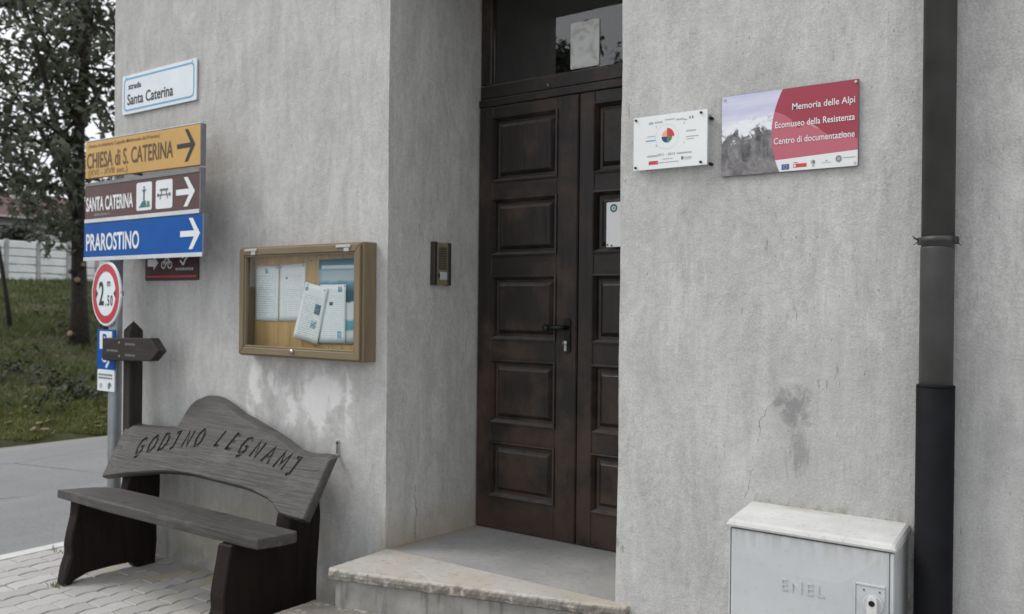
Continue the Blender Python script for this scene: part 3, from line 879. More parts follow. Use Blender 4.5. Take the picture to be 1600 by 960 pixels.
prism('riser', rs, 0.165, 0.289, 'riser', step1, 'xy', 0.004, 0.004)
lowp = [(-2.795, -0.327), (-2.800, -0.62), (-2.775, -0.66), (-1.25, -0.36), (-1.22, -0.03), (-1.53, -0.025), (-2.66, -0.328)]
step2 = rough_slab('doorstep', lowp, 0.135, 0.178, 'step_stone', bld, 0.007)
prism('riser', [(-2.775, -0.34), (-2.775, -0.62), (-1.30, -0.335), (-1.28, -0.05), (-1.52, -0.04), (-2.66, -0.345)], -0.04, 0.136, 'riser', step2, 'xy', 0.003, 0.004)

# ------------------------------------------------------------------ things on the wall
# intercom on the left reveal
ic = thing('intercom', 'brass intercom plate with dark bronze side trims on the doorway reveal', 'intercom', (OL, 0.353, 1.52))
ix = OL + 0.004
def boxI(name, y0, y1, z0, z1, d, m, par, b=0.0015): return box(name, OL - 0.004, ix + d, y0, y1, z0, z1, m, par, b)
boxI('side_trim', 0.290, 0.312, 1.518, 1.724, 0.020, 'bronze', ic)
boxI('side_trim', 0.396, 0.416, 1.518, 1.724, 0.020, 'bronze', ic)
boxI('face_plate', 0.3125, 0.3955, 1.520, 1.722, 0.015, 'brass', ic)
gr = boxI('speaker_grille', 0.320, 0.388, 1.590, 1.703, 0.0165, 'brass_dark', ic)
for k in range(9):
    boxI('slot', 0.327, 0.381, 1.598 + k * 0.0115, 1.602 + k * 0.0115, 0.0172, 'bronze', gr, 0)
bt = boxI('name_panel', 0.340, 0.390, 1.545, 1.582, 0.0170, 'sign_edge', ic)
boxI('call_button', 0.322, 0.336, 1.553, 1.575, 0.0200, 'bronze', ic)

# street name plate
sg = thing('street_name_sign', 'white street name plate with light blue border reading Santa Caterina', 'sign', (-4.478, 0, 2.52))
prism('plate', rrect(-4.840, -4.118, 2.519, 2.747, 0.008), -0.012, -0.004, 'white_sign', sg, b=0.0015)
bo, bi = rrect(-4.822, -4.136, 2.537, 2.729, 0.03), rrect(-4.812, -4.146, 2.547, 2.719, 0.022)
flat('border', [[bo[i], bo[(i + 1) % len(bo)], bi[(i + 1) % len(bi)], bi[i]] for i in range(len(bo))], -0.0125, 'light_blue', sg)
text('lettering', 'strada', -4.775, 2.662, 0.048, 'black_print', sg, -0.0130, 1.1, 0.0012)
text('lettering', 'Santa Caterina', -4.785, 2.572, 0.088, 'black_print', sg, -0.0130, width=0.455, bold=0.0016)
for x, z in ((-4.80, 2.735), (-4.155, 2.735)):
    disc_y('screw', x, z, -0.0150, -0.0118, 0.005, 'steel', sg, 8)

# brown cycle route plate on the wall
sg = thing('cycle_route_sign', 'small worn brown cycle route plate on wall below the blue sign', 'sign', (-4.33, 0, 1.54))
prism('plate', rrect(-4.585, -4.085, 1.545, 1.705, 0.006), -0.012, -0.004, 'brown_old', sg, b=0.001)
flat('arrow', [rect(-4.56, -4.50, 1.625, 1.665), [(-4.50, 1.605), (-4.455, 1.645), (-4.50, 1.685)]], -0.0125, 'white_print', sg)
flat('bicycle_symbol', ring(-4.405, 1.632, 0.022, 0.015, 14) + ring(-4.345, 1.632, 0.022, 0.015, 14) + stroke([(-4.405, 1.632), (-4.388, 1.668), (-4.355, 1.668), (-4.345, 1.632)], 0.007) + stroke([(-4.388, 1.668), (-4.375, 1.634), (-4.355, 1.668)], 0.006), -0.0125, 'white_print', sg)
flat('emblem', stroke([(-4.25, 1.655), (-4.22, 1.63), (-4.20, 1.66), (-4.17, 1.68)], 0.012) + [ell(-4.225, 1.675, 0.012, 0.012, 10)], -0.0125, 'white_print', sg)
flat('small_print', [rect(-4.29 + k * 0.021, -4.275 + k * 0.021, 1.600, 1.614) for k in range(8)], -0.0125, 'grey_print', sg)
flat('small_print', [rect(-4.57, -4.10, 1.562, 1.572)], -0.0125, 'red_sign', sg)

# ------------------------------------------------------------------ direction signs, poles
pole = thing('sign_pole', 'grey galvanised sign pole standing behind the left end of the bench', 'pole', (-4.663, -0.14, 0))
tube('shaft', [(-4.663, -0.14, -0.02), (-4.663, -0.14, 2.30)], 0.036, 'grey_metal', pole, 20)
disc = mesh('cap', [(-4.663 + 0.038 * math.cos(a), -0.14 + 0.038 * math.sin(a), 2.301) for a in [k * math.pi / 8 for k in range(16)]] + [(-4.663, -0.14, 2.318)], [(k, (k + 1) % 16, 16) for k in range(16)], 'sign_back', pole)
for z in (2.22, 1.99, 1.76, 1.47, 1.10):
    tube('clamp', [(-4.663, -0.14, z - 0.014), (-4.663, -0.14, z + 0.014)], 0.041, 'grey_metal', pole, 20)
def arrow_polys(x0, x1, zc, h, w):
    p = stroke([(x0, zc), (x1 - w * 0.9, zc)], w)
    w *= 1.15
    xt = x1
    # two bent barbs meeting at the tip
    up_ = [(xt, zc), (xt - 0.062, zc + h / 2), (xt - 0.062 - w * 0.95, zc + h / 2), (xt - w * 1.15, zc)]
    dn_ = [(xt, zc), (xt - 0.062, zc - h / 2), (xt - 0.062 - w * 0.95, zc - h / 2), (xt - w * 1.15, zc)]
    return p + [up_, dn_]
def dir_sign(name, label, z0, z1, m, dz=0.0, strip=True, x0=-4.882, x1=-3.800):
    s = thing(name, label, 'sign', ((x0 + x1) / 2, -0.195, z0))
    prism('panel', [(x0, z0 + dz), (x1, z0), (x1, z1), (x0, z1 + dz)], -0.205, -0.1795, m, s, b=0.001)
    prism('back_rail', [(x0 + 0.02, (z0 + z1) / 2 - 0.03), (x1 - 0.003, (z0 + z1) / 2 - 0.03), (x1 - 0.003, (z0 + z1) / 2 + 0.03), (x0 + 0.02, (z0 + z1) / 2 + 0.03)], -0.1785, -0.1765, 'sign_back', s)
    prism('end_cap', [(x1 + 0.0005, z0 - 0.002), (x1 + 0.007, z0 - 0.002), (x1 + 0.007, z1 + 0.002), (x1 + 0.0005, z1 + 0.002)], -0.206, -0.176, 'sign_back', s)
    tube('wall_bracket', [(x0 + 0.22, -0.1760, (z0 + z1) / 2 - 0.05), (x0 + 0.22, 0.01, (z0 + z1) / 2 - 0.05)], 0.014, 'sign_back', s, 8)
    if strip:
        prism('lower_strip', [(x0, z0 - 0.002 + dz), (x1, z0 - 0.002), (x1, z0 + 0.019), (x0, z0 + 0.019 + dz)], -0.2085, -0.2055, 'sign_edge', s, b=0.0006)
    return s
FY = -0.2062
s = dir_sign('direction_sign', 'ochre direction sign to the church of S. Caterina, topmost of three', 2.114, 2.320, 'yellow_sign', 0.012, False)
prism('upper_lip', [(-4.88, 2.3345), (-3.80, 2.3225), (-3.80, 2.327), (-4.88, 2.339)], -0.206, -0.178, 'sign_edge', s)
text('lettering', 'CHIESA di S. CATERINA', -4.865, 2.180, 0.124, 'brown_print', s, FY, width=0.835, bold=0.0018, slope=-0.008)
text('small_print', '(Antica Architettura Cappella Medioevale del Priorato)', -4.850, 2.296, 0.028, 'faded_print', s, FY, width=0.70, bold=0.0004, slope=-0.010)
text('lettering', '(XVI - XVII sec.)', -4.850, 2.138, 0.046, 'faded_print', s, FY, width=0.40, bold=0.0006, slope=-0.008)
flat('arrow', arrow_polys(-3.995, -3.840, 2.222, 0.165, 0.024), FY, 'black_print', s)
s = dir_sign('direction_sign', 'brown tourist direction sign with two white pictograms, middle of three', 1.874, 2.098, 'brown_sign', -0.002)
prism('upper_lip', [(-4.882, 2.079), (-3.80, 2.079), (-3.80, 2.098), (-4.882, 2.098)], -0.2085, -0.2055, 'sign_back', s)
text('lettering', 'SANTA CATERINA', -4.868, 1.938, 0.108, 'white_print', s, FY, width=0.475, bold=0.0030)
text('small_print', 'altitudine m', -4.78, 1.908, 0.022, 'grey_print', s, FY, width=0.16)
flat('pictogram_ground', [rrect(-4.360, -4.215, 1.912, 2.062, 0.014)], FY, 'white_print', s)
flat('pictogram_ground', [rrect(-4.180, -4.030, 1.912, 2.062, 0.014)], FY, 'white_print', s)
flat('monument_pictogram', [[(-4.335, 1.928), (-4.262, 1.928), (-4.272, 1.965), (-4.302, 1.962), (-4.318, 1.945)], rect(-4.295, -4.281, 1.965, 2.010), rect(-4.300, -4.275, 2.010, 2.022), ell(-4.287, 2.034, 0.007, 0.008, 8), rect(-4.305, -4.268, 2.018, 2.024)], FY - 0.0008, 'teal_print', s)
flat('monument_pictogram', [[(-4.262, 1.928), (-4.232, 1.928), (-4.236, 1.958), (-4.258, 1.962)]], FY - 0.0008, 'green_print', s)
flat('picnic_pictogram', [rect(-4.142, -4.068, 2.004, 2.016), rect(-4.160, -4.050, 1.980, 1.987), [(-4.128, 2.004), (-4.120, 2.004), (-4.135, 1.962), (-4.142, 1.962)], [(-4.090, 2.004), (-4.082, 2.004), (-4.068, 1.962), (-4.075, 1.962)], rect(-4.165, -4.148, 1.975, 1.992), rect(-4.062, -4.045, 1.975, 1.992)], FY - 0.0008, 'dark_grey_print', s)
flat('arrow', arrow_polys(-4.000, -3.838, 1.986, 0.150, 0.030), FY, 'white_print', s)
s = dir_sign('direction_sign', 'bright blue direction sign reading PRAROSTINO, lowest of three', 1.656, 1.868, 'blue_sign', 0.0, True, -4.889, -3.772)
text('lettering', 'PRAROSTINO', -4.865, 1.714, 0.132, 'white_print', s, FY, width=0.535, bold=0.0030)
flat('arrow', arrow_polys(-3.960, -3.792, 1.772, 0.158, 0.030), FY, 'white_print', s)

# round width-limit sign
s = thing('width_limit_sign', 'round white traffic sign with red rim and 2.50 m limit', 'sign', (-4.665, -0.195, 1.468), rot=(0, 0, R(-6)))
disc_y('disc', 0, 0, -0.004, 0.010, 0.178, 'white_sign', s, 48)
flat('red_rim', ring(0, 0, 0.167, 0.124, 48), -0.0050, 'red_sign', s)
tube('edge_band', [(0.178 * math.cos(k * math.pi / 24), 0.003, 0.178 * math.sin(k * math.pi / 24)) for k in range(49)], 0.0055, 'sign_edge', s, 6)
text('lettering', '2', -0.085, -0.062, 0.185, 'black_print', s, -0.0055, 0.72, 0.0035)
text('lettering', 'm', 0.018, 0.040, 0.062, 'black_print', s, -0.0055, 0.95, 0.0005)
for ch_, x_ in (('.', 0.000), ('5', 0.022), ('0', 0.060)):
    text('digit', ch_, x_, -0.066, 0.082, 'black_print', s, -0.0055, 0.72, 0.0012)
for q in (-1, 1):
    flat('width_wedge', [[(q * 0.124, 0.026), (q * 0.098, 0.0), (q * 0.124, -0.026)]], -0.0055, 'black_print', s)

# parking plate and its white supplementary plate
s = thing('parking_sign', 'narrow blue and white parking sign on the grey pole', 'sign', (-4.675, -0.185, 0.92))
prism('panel', rrect(-4.765, -4.585, 1.046, 1.268, 0.006), -0.190, -0.182, 'blue_sign', s, b=0.001)
flat('white_field', [rect(-4.738, -4.612, 1.158, 1.258)], -0.1907, 'white_print', s)
text('lettering', 'P', -4.708, 1.172, 0.10, 'blue_sign', s, -0.1912, 0.9, 0.003)
flat('arrow', stroke([(-4.712, 1.105), (-4.690, 1.090), (-4.668, 1.094)], 0.016) + stroke([(-4.672, 1.054), (-4.640, 1.092)], 0.017), -0.1907, 'white_print', s)
prism('lower_plate', rrect(-4.760, -4.585, 0.922, 1.042, 0.006), -0.190, -0.182, 'white_sign', s, b=0.001)
flat('small_print', [rect(-4.745 + k * 0.018, -4.732 + k * 0.018, z, z + 0.011) for k in range(8) for z in (1.008, 0.990)], -0.1907, 'dark_grey_print', s)
flat('symbol', ring(-4.722, 0.950, 0.015, 0.009, 12) + [rect(-4.726, -4.718, 0.938, 0.962)], -0.1907, 'grey_print', s)
flat('symbol', [[(-4.650, 0.936), (-4.630, 0.936), (-4.626, 0.955), (-4.615, 0.948), (-4.612, 0.958), (-4.630, 0.975), (-4.650, 0.965)]], -0.1907, 'dark_grey_print', s)

# wooden trail post with arrow board
wp_ = thing('trail_signpost', 'dark wooden trail post carrying an arrow board behind the bench', 'signpost', (-4.50, -0.13, 0))
prism('post', [(-4.535, -0.17), (-4.467, -0.17), (-4.467, -0.09), (-4.535, -0.09)], -0.02, 1.268, 'post_wood', wp_, 'xy', 0.005)
mesh('post_top', [(-4.532, -0.167, 1.2685), (-4.470, -0.167, 1.2685), (-4.470, -0.093, 1.2685), (-4.532, -0.093, 1.2685), (-4.501, -0.130, 1.318)],
     [(0, 1, 4), (1, 2, 4), (2, 3, 4), (3, 0, 4), (3, 2, 1, 0)], 'post_wood', wp_)
ab = prism('arrow_board', [(-4.650, 1.098), (-4.186, 1.112), (-4.112, 1.168), (-4.186, 1.234), (-4.650, 1.222)], -0.226, -0.1715, 'board_wood', wp_, b=0.004)
for x, z in ((-4.475, 1.202), (-4.475, 1.128)):
    disc_y('nail_head', x, z, -0.2285, -0.2262, 0.007, 'steel', ab, 10)
for x_, z_, n_ in ((-4.60, 1.150, 8), (-4.42, 1.190, 7), (-4.42, 1.130, 7)):
    flat('carved_text', [rect(x_ + k * 0.014, x_ + 0.009 + k * 0.014, z_, z_ + 0.012) for k in range(n_)], -0.2264, 'sign_back', ab)

# ------------------------------------------------------------------ notice board
NX0, NX1, NZ0, NZ1 = -3.636, -2.772, 1.164, 1.702
nb = thing('notice_board', 'glazed wooden notice board hung on the wall above the bench', 'notice board', (-3.2, 0, NZ0))
def ringframe(name, x0, x1, z0, z1, w, y0, y1, parent, b=0.003, slots=None):
    """four mitred frame members"""
    for nm, pts, mt in ((name, [(x0, z1), (x1, z1), (x1 - w, z1 - w), (x0 + w, z1 - w)], 'frame_h'), (name, [(x0, z0), (x1, z0), (x1 - w, z0 + w), (x0 + w, z0 + w)], 'frame_h'),
                        (name, [(x0, z0), (x0, z1), (x0 + w, z1 - w), (x0 + w, z0 + w)], 'frame_v'), (name, [(x1, z0), (x1, z1), (x1 - w, z1 - w), (x1 - w, z0 + w)], 'frame_v')):
        prism(nm, pts, y0, y1, mt, parent, b=b)
ringframe('case_side', NX0, NX1, NZ0, NZ1, 0.026, -0.080, 0.006, nb)
ringframe('sash', NX0 + 0.008, NX1 - 0.012, NZ0 + 0.008, NZ1 - 0.008, 0.034, -0.094, -0.0805, nb)
ringframe('sash_bead', NX0 + 0.0425, NX1 - 0.0465, NZ0 + 0.0425, NZ1 - 0.0425, 0.009, -0.088, -0.070, nb, 0.002)
bxs = lin(NX0 + 0.0265, NX1 - 0.0265, 9)
for k in range(9):
    box('back_plank', bxs[k] + 0.0007, bxs[k + 1] - 0.0007, -0.012, 0.004, NZ0 + 0.0265, NZ1 - 0.0265, 'plank', nb, 0.0015)
box('glass_pane', NX0 + 0.0450, NX1 - 0.0490, -0.0745, -0.0725, NZ0 + 0.0450, NZ1 - 0.0450, 'thin_glass', nb, 0)
for hx in (-3.535, -2.885):
    hg = box('hinge', hx - 0.048, hx + 0.045, -0.100, -0.094, 1.678, 1.690, 'steel', nb, 0.001)
    box('hinge_leaf', hx + 0.002, hx + 0.034, -0.0985, -0.0943, 1.660, 1.6775, 'steel', hg, 0.001)
tube('lock', [(-3.225, -0.0945, 1.197), (-3.225, -0.103, 1.197)], 0.011, 'steel', nb, 14)

def paper_mat(name, tint, rows, marks=(), dens=0.45, ink=(0.30, 0.32, 0.36)):
    t = NT(name)
    uv = t.xyz(t.tc('UV'))
    lines_ = t.m_('FRACT', t.m_('MULTIPLY', uv[1], rows))
    li = t.m_('MULTIPLY', t.rng(lines_, 0.25, 0.32), t.rng(lines_, 0.62, 0.68, 1, 0))
    cell = t.m_('FLOOR', t.m_('MULTIPLY', uv[1], rows))
    cb = t.n.new('ShaderNodeCombineXYZ')
    t.put(cb.inputs[0], t.m_('MULTIPLY', uv[0], 26.0)); t.put(cb.inputs[1], t.m_('MULTIPLY', cell, 7.31))
    nz = t.noise(1.0, 2, v=cb.outputs[0])
    li = t.m_('MULTIPLY', li, t.rng(nz, 0.42, 0.50))
    li = t.m_('MULTIPLY', li, t.m_('MULTIPLY', t.band(uv[0], 0.10, 0.90, 0.01), t.band(uv[1], 0.07, 0.82, 0.01)))
    c = t.mix(t.m_('MULTIPLY', li, dens), tint, ink)
    for (u0, u1, v0, v1, colr) in marks:
        mk = t.m_('MULTIPLY', t.band(uv[0], u0, u1, 0.008), t.band(uv[1], v0, v1, 0.008))
        nn = t.noise(18, 4, v=t.tc('UV'))
        c = t.mix(mk, c, t.ramp(nn, [(0.4, colr), (0.65, tuple(min(1, x * 2.2 + 0.15) for x in colr))]))
    t.col(c); t.rough(0.55); t.spec(0.3)
    return t.m
def paper(name, label, corners, y, m, curl=0.004, cat='paper', group=None, seed=0):
    """sheet given by its four corners (bottom-left, bottom-right, top-right, top-left) in X-Z"""
    n = 10
    V, F, UV = [], [], []
    for j in range(n + 1):
        for i in range(n + 1):
            u, v = i / n, j / n
            bx_ = [corners[0][k] * (1 - u) * (1 - v) + corners[1][k] * u * (1 - v) + corners[2][k] * u * v + corners[3][k] * (1 - u) * v for k in (0, 1)]
            w = curl * (1 - v) * (0.4 + 0.6 * math.sin(u * 3.0 + seed)) + 0.0012 * noise.noise(Vector((u * 3 + seed, v * 3, seed)))
            V.append((bx_[0], y - abs(w), bx_[1])); UV.append((u, v))
    for j in range(n):
        for i in range(n):
            a = j * (n + 1) + i
            F.append((a, a + 1, a + n + 2, a + n + 1))
    o = mesh(name, V, F, m, None, True)
    ul = o.data.uv_layers.new(name='UVMap')
    for lp in o.data.loops: ul.data[lp.index].uv = UV[lp.vertex_index]
    sol = o.modifiers.new('thickness', 'SOLIDIFY'); sol.thickness = 0.0004; sol.offset = 1
    return tag(o, label, cat, group)
WT = (0.88, 0.90, 0.93)
pm1 = paper_mat('typed_sheet', WT, 24, ((0.44, 0.56, 0.86, 0.95, (0.10, 0.28, 0.36)),), 0.55)
pm2 = paper_mat('typed_sheet_faint', WT, 30, ((0.24, 0.31, 0.74, 0.78, (0.10, 0.12, 0.14)),), 0.45)
pm3 = paper_mat('newsletter_sheet', (0.88, 0.89, 0.90), 26, ((0.60, 0.86, 0.50, 0.68, (0.05, 0.09, 0.12)), (0.55, 0.80, 0.24, 0.38, (0.20, 0.28, 0.32)), (0.06, 0.18, 0.86, 0.93, (0.10, 0.20, 0.28))), 0.60)
pm4 = paper_mat('illustrated_sheet', (0.87, 0.90, 0.92), 28, ((0.70, 0.86, 0.87, 0.96, (0.12, 0.20, 0.24)), (0.38, 0.52, 0.64, 0.70, (0.03, 0.03, 0.03)), (0.70, 0.86, 0.07, 0.20, (0.14, 0.28, 0.36))), 0.35)
paper('typed_notice', 'typed white sheet pinned leftmost in the notice board', [(-3.600, 1.338), (-3.424, 1.336), (-3.424, 1.608), (-3.606, 1.612)], -0.0135, pm1, 0.003, 'paper', None, 0.3)
paper('typed_notice', 'faint white sheet pinned second from left in the notice board', [(-3.413, 1.338), (-3.235, 1.343), (-3.228, 1.618), (-3.416, 1.612)], -0.0135, pm2, 0.004, 'paper', None, 1.3)
paper('newsletter', 'tilted white newsletter curling off the centre of the notice board', [(-3.290, 1.262), (-3.130, 1.230), (-3.062, 1.496), (-3.218, 1.528)], -0.0225, pm3, 0.014, 'paper', None, 2.0)
paper('illustrated_notice', 'upright white sheet with small pictures pinned over the blue poster', [(-3.124, 1.240), (-2.950, 1.244), (-2.948, 1.515), (-3.124, 1.514)], -0.0175, pm4, 0.003, 'paper', None, 0.8)
# poster: blue sky, pale mist, dark hills, pale lower half with blue bands
t = NT('landscape_poster')
uv = t.xyz(t.tc('UV'))
nn = t.noise(5, 5, v=t.tc('UV'), rough=0.6)
vv = t.m_('ADD', uv[1], t.m_('MULTIPLY', t.m_('SUBTRACT', nn, 0.5), 0.07))
t.col(t.ramp(vv, [(0.0, (0.34, 0.40, 0.42)), (0.05, (0.62, 0.68, 0.70)), (0.15, (0.66, 0.70, 0.72)), (0.18, (0.10, 0.32, 0.42)), (0.27, (0.14, 0.38, 0.48)),
                  (0.30, (0.70, 0.73, 0.74)), (0.48, (0.66, 0.70, 0.72)), (0.50, (0.03, 0.09, 0.13)), (0.66, (0.035, 0.12, 0.16)), (0.72, (0.10, 0.32, 0.40)),
                  (0.755, (0.50, 0.58, 0.62)), (0.86, (0.42, 0.55, 0.62)), (0.90, (0.05, 0.30, 0.42)), (1.0, (0.02, 0.22, 0.34))]))
t.rough(0.4)
po = paper('landscape_poster', 'blue landscape poster behind the sheets in the notice board', [(-3.125, 1.233), (-2.835, 1.238), (-2.835, 1.636), (-3.138, 1.632)], -0.0135, t.m, 0.0, 'poster')
o_ = flat('title_band', [rect(-3.115, -2.870, 1.588, 1.604)], -0.0158, 'white_print', po)
PIN = ['metal drawing pin at top left corner of the leftmost sheet', 'metal drawing pin at top right corner of the leftmost sheet', 'metal drawing pin at top left of the second sheet',
       'metal drawing pin at top right of the second sheet', 'metal drawing pin at top left of the tilted newsletter', 'metal drawing pin at top right of the tilted newsletter',
       'metal drawing pin at top right of the illustrated sheet', 'metal drawing pin at top left of the blue poster', 'metal drawing pin in bare wood left of the poster',
       'metal drawing pin at bottom left of the leftmost sheet', 'metal drawing pin at bottom right of the leftmost sheet']
for i, (x, z) in enumerate(((-3.597, 1.600), (-3.432, 1.600), (-3.408, 1.602), (-3.24, 1.606), (-3.20, 1.515), (-3.085, 1.488), (-2.957, 1.507), (-3.13, 1.622), (-3.19, 1.63), (-3.597, 1.345), (-3.42, 1.345))):
    o = tube('drawing_pin', [(x, -0.0135, z), (x, -0.0275 if 4 <= i <= 5 else -0.0215, z)], 0.0035, 'steel', None, 8)
    tag(o, PIN[i], 'pin', 'drawing pins in the notice board')

# ------------------------------------------------------------------ plates right of the door
s = thing('sponsor_plate', 'white acrylic plate with small multicoloured wheel emblem right of the door', 'plaque', (-1.324, 0, 1.914))
PX0, PX1, PZ0, PZ1 = -1.465, -1.184, 1.914, 2.104
prism('plate', rrect(PX0, PX1, PZ0, PZ1, 0.003), -0.034, -0.028, 'plate_white', s, b=0.001)
prism('back_block', rect(PX0 + 0.028, PX1 - 0.006, PZ0 + 0.006, PZ1 - 0.008), -0.0275, 0.006, 'sign_edge', s, b=0.001)
for x in (PX0 + 0.010, PX1 - 0.022):
    for z in (PZ0 + 0.010, PZ1 - 0.010):
        tube('bolt', [(x, -0.040, z), (x, 0.005, z)], 0.0042, 'black_metal', s, 10)
for z in (PZ1 - 0.028, PZ0 + 0.004):
    tube('spacer', [(PX1 + 0.004, -0.018, z), (PX1 + 0.004, 0.005, z)], 0.0055, 'black_metal', s, 10)
y = -0.0346
cx, cz = -1.334, 2.025
flat('wheel_quarter', [ell(cx, cz, 0.028, 0.030, 12, 0, 90)], y, 'red_print', s)
flat('wheel_quarter', [ell(cx, cz, 0.020, 0.023, 12, 90, 180)], y, 'orange_print', s)
flat('wheel_quarter', [ell(cx, cz, 0.021, 0.021, 12, 180, 270)], y, 'navy_print', s)
flat('wheel_quarter', [ell(cx, cz, 0.020, 0.021, 12, 270, 360)], y, 'green_print', s)
flat('wheel_rim', ring(cx, cz, 0.0440, 0.0434, 40), y, 'grey_print', s)
text('lettering', '2011 - 2013', cx - 0.003, 1.9585, 0.0125, 'dark_grey_print', s, y, width=0.068, align='CENTER')
bars = [(-1.405, -1.388, 2.074, 2.082), (-1.382, -1.352, 2.076, 2.081), (-1.342, -1.305, 2.083, 2.086), (-1.300, -1.270, 2.079, 2.083), (-1.270, -1.258, 2.076, 2.079), (-1.262, -1.225, 2.035, 2.039), (-1.262, -1.215, 2.016, 2.0185), (-1.262, -1.232, 2.008, 2.010),
        (-1.412, -1.380, 2.030, 2.032), (-1.410, -1.372, 1.9585, 1.9635), (-1.296, -1.240, 1.960, 1.965), (-1.352, -1.312, 1.9455, 1.948), (-1.372, -1.288, 1.934, 1.9365), (-1.268, -1.240, 1.944, 1.947), (-1.268, -1.243, 1.939, 1.9405)]
flat('small_print', [rect(*b_) for b_ in bars], y, 'grey_print', s)
flat('small_print', [rect(-1.416, -1.378, 2.014, 2.018)], y, 'light_blue', s)
flat('small_print', [rect(-1.404, -1.368, 1.930, 1.943)], y, 'red_print', s)
flat('small_print', [rect(-1.250, -1.246, 2.078, 2.088), rect(-1.240, -1.236, 2.078, 2.088), rect(-1.279, -1.271, 1.939, 1.950), rect(-1.376, -1.3745, 2.060, 2.066), rect(-1.270, -1.2685, 2.062, 2.070), rect(-1.376, -1.374, 1.992, 2.000), rect(-1.270, -1.2685, 1.994, 2.001)], y, 'dark_grey_print', s)

# museum sign with mountain photograph and crimson field
SX0, SX1, SZ0, SZ1 = -1.142, -0.695, 1.871, 2.143
s = thing('museum_sign', 'museum sign with snowy mountain photograph and crimson lettering field', 'sign', (-0.918, 0, 1.871))
prism('panel', rect(SX0, SX1, SZ0, SZ1), -0.010, -0.003, 'sign_back', s, b=0.0006)
t = NT('mountain_photograph')
P = t.xyz()
u_ = t.m_('DIVIDE', t.m_('SUBTRACT', P[0], SX0), SX1 - SX0)
v_ = t.m_('DIVIDE', t.m_('SUBTRACT', P[2], SZ0), SZ1 - SZ0)
n1 = t.noise(22, 7, rough=0.62)
n2 = t.noise(24, 7, rough=0.66, dist=1.0)
n3 = t.noise(1.0, 4, v=t.mp((34, 1, 13), rot=(0, 0.7, 0)), rough=0.6, dist=0.6)
n4 = t.noise(1.0, 3, v=t.mp((9, 1, 60)))
sky_ = t.ramp(t.m_('ADD', v_, t.m_('MULTIPLY', t.m_('SUBTRACT', n4, 0.5), 0.25)), [(0.60, (0.80, 0.80, 0.88)), (0.80, (0.56, 0.56, 0.74)), (0.90, (0.66, 0.66, 0.80)), (1.0, (0.55, 0.56, 0.76))])
rock = t.ramp(t.m_('ADD', t.m_('MULTIPLY', n2, 0.5), t.m_('MULTIPLY', n3, 0.5)), [(0.36, (0.045, 0.045, 0.05)), (0.5, (0.16, 0.155, 0.16)), (0.66, (0.32, 0.31, 0.31))])
low = t.ramp(n2, [(0.35, (0.12, 0.115, 0.125)), (0.65, (0.30, 0.285, 0.285))])
rock = t.mix(t.rng(t.m_('ADD', v_, t.m_('MULTIPLY', n1, 0.2)), 0.35, 0.20), rock, low)
snow = t.ramp(n2, [(0.36, (0.30, 0.31, 0.36)), (0.48, (0.80, 0.81, 0.86)), (0.7, (0.86, 0.87, 0.90))])
sl = t.m_('ADD', t.m_('ADD', v_, t.m_('MULTIPLY', u_, -0.18)), t.m_('MULTIPLY', t.m_('SUBTRACT', n2, 0.5), 0.75))
c = t.mix(t.rng(sl, 0.43, 0.50), rock, snow)
sk = t.m_('ADD', t.m_('ADD', v_, t.m_('MULTIPLY', u_, -0.30)), t.m_('MULTIPLY', t.m_('SUBTRACT', n1, 0.5), 0.14))
c = t.mix(t.rng(sk, 0.60, 0.625), c, sky_)
t.col(c); t.rough(0.35)
MAT['mountain'] = t.m
flat('photograph', [rect(SX0 + 0.0008, -0.905, SZ0 + 0.0008, SZ1 - 0.0008)], -0.0105, 'mountain', s)
# crimson field bounded on the left by a shallow curve
def cl(z):
    q = (z - SZ0) / (SZ1 - SZ0)
    return -0.969 + 0.032 * ((q - 0.47) / 0.5) ** 2 * (1.0 if q > 0.47 else 1.0)
zq = lin(SZ0 + 0.0008, SZ1 - 0.0008, 14)
flat('crimson_field', [[(cl(z), z) for z in zq[::-1]] + [(SX1 - 0.0006, SZ0 + 0.0008), (SX1 - 0.0006, SZ1 - 0.0008)]], -0.0108, 'crimson', s)
hill1 = [(cl(2.072), 2.072), (-0.945, 2.066), (-0.925, 2.056), (-0.905, 2.040), (-0.888, 2.018), (-0.880, 2.008), (-0.862, 2.022), (-0.850, 2.028), (-0.82, 2.004), (-0.79, 1.980), (-0.772, 1.966), (-0.752, 1.978), (-0.742, 1.982), (-0.72, 1.968), (SX1 - 0.001, 1.956), (SX1 - 0.001, 1.905), (cl(1.905), 1.905)]
hill1 += [(cl(z), z) for z in lin(1.92, 2.06, 8)]
flat('pale_hills', [hill1], -0.0112, 'pink', s)
flat('hill_highlight', [[(-0.856, 2.0245), (-0.848, 2.026), (-0.812, 1.999), (-0.826, 2.002)], [(-0.752, 1.976), (-0.741, 1.979), (-0.722, 1.9675), (-0.742, 1.969)]], -0.0115, 'pale_pink', s)
flat('white_footer', [[(cl(1.9105), 1.9105), (SX1 - 0.0008, 1.9215), (SX1 - 0.0008, SZ0 + 0.0008)] + [(cl(z), z) for z in lin(SZ0 + 0.0008, 1.905, 5)]], -0.0118, 'paint_white', s)
MAT['sign_white_text'] = MAT['white_print']
TX = SX1 - 0.010
for body, z, w in (('Memoria delle Alpi', 2.070, 0.196), ('Ecomuseo della Resistenza', 2.016, 0.252), ('Centro di documentazione', 1.963, 0.256)):
    text('lettering', body, TX, z, 0.030, 'white_print', s, -0.0124, width=w, align='RIGHT', bold=0.00025)
y = -0.0124
flat('flag_emblem', [rect(-0.934, -0.909, 1.877, 1.895)], y, 'eu_blue', s)
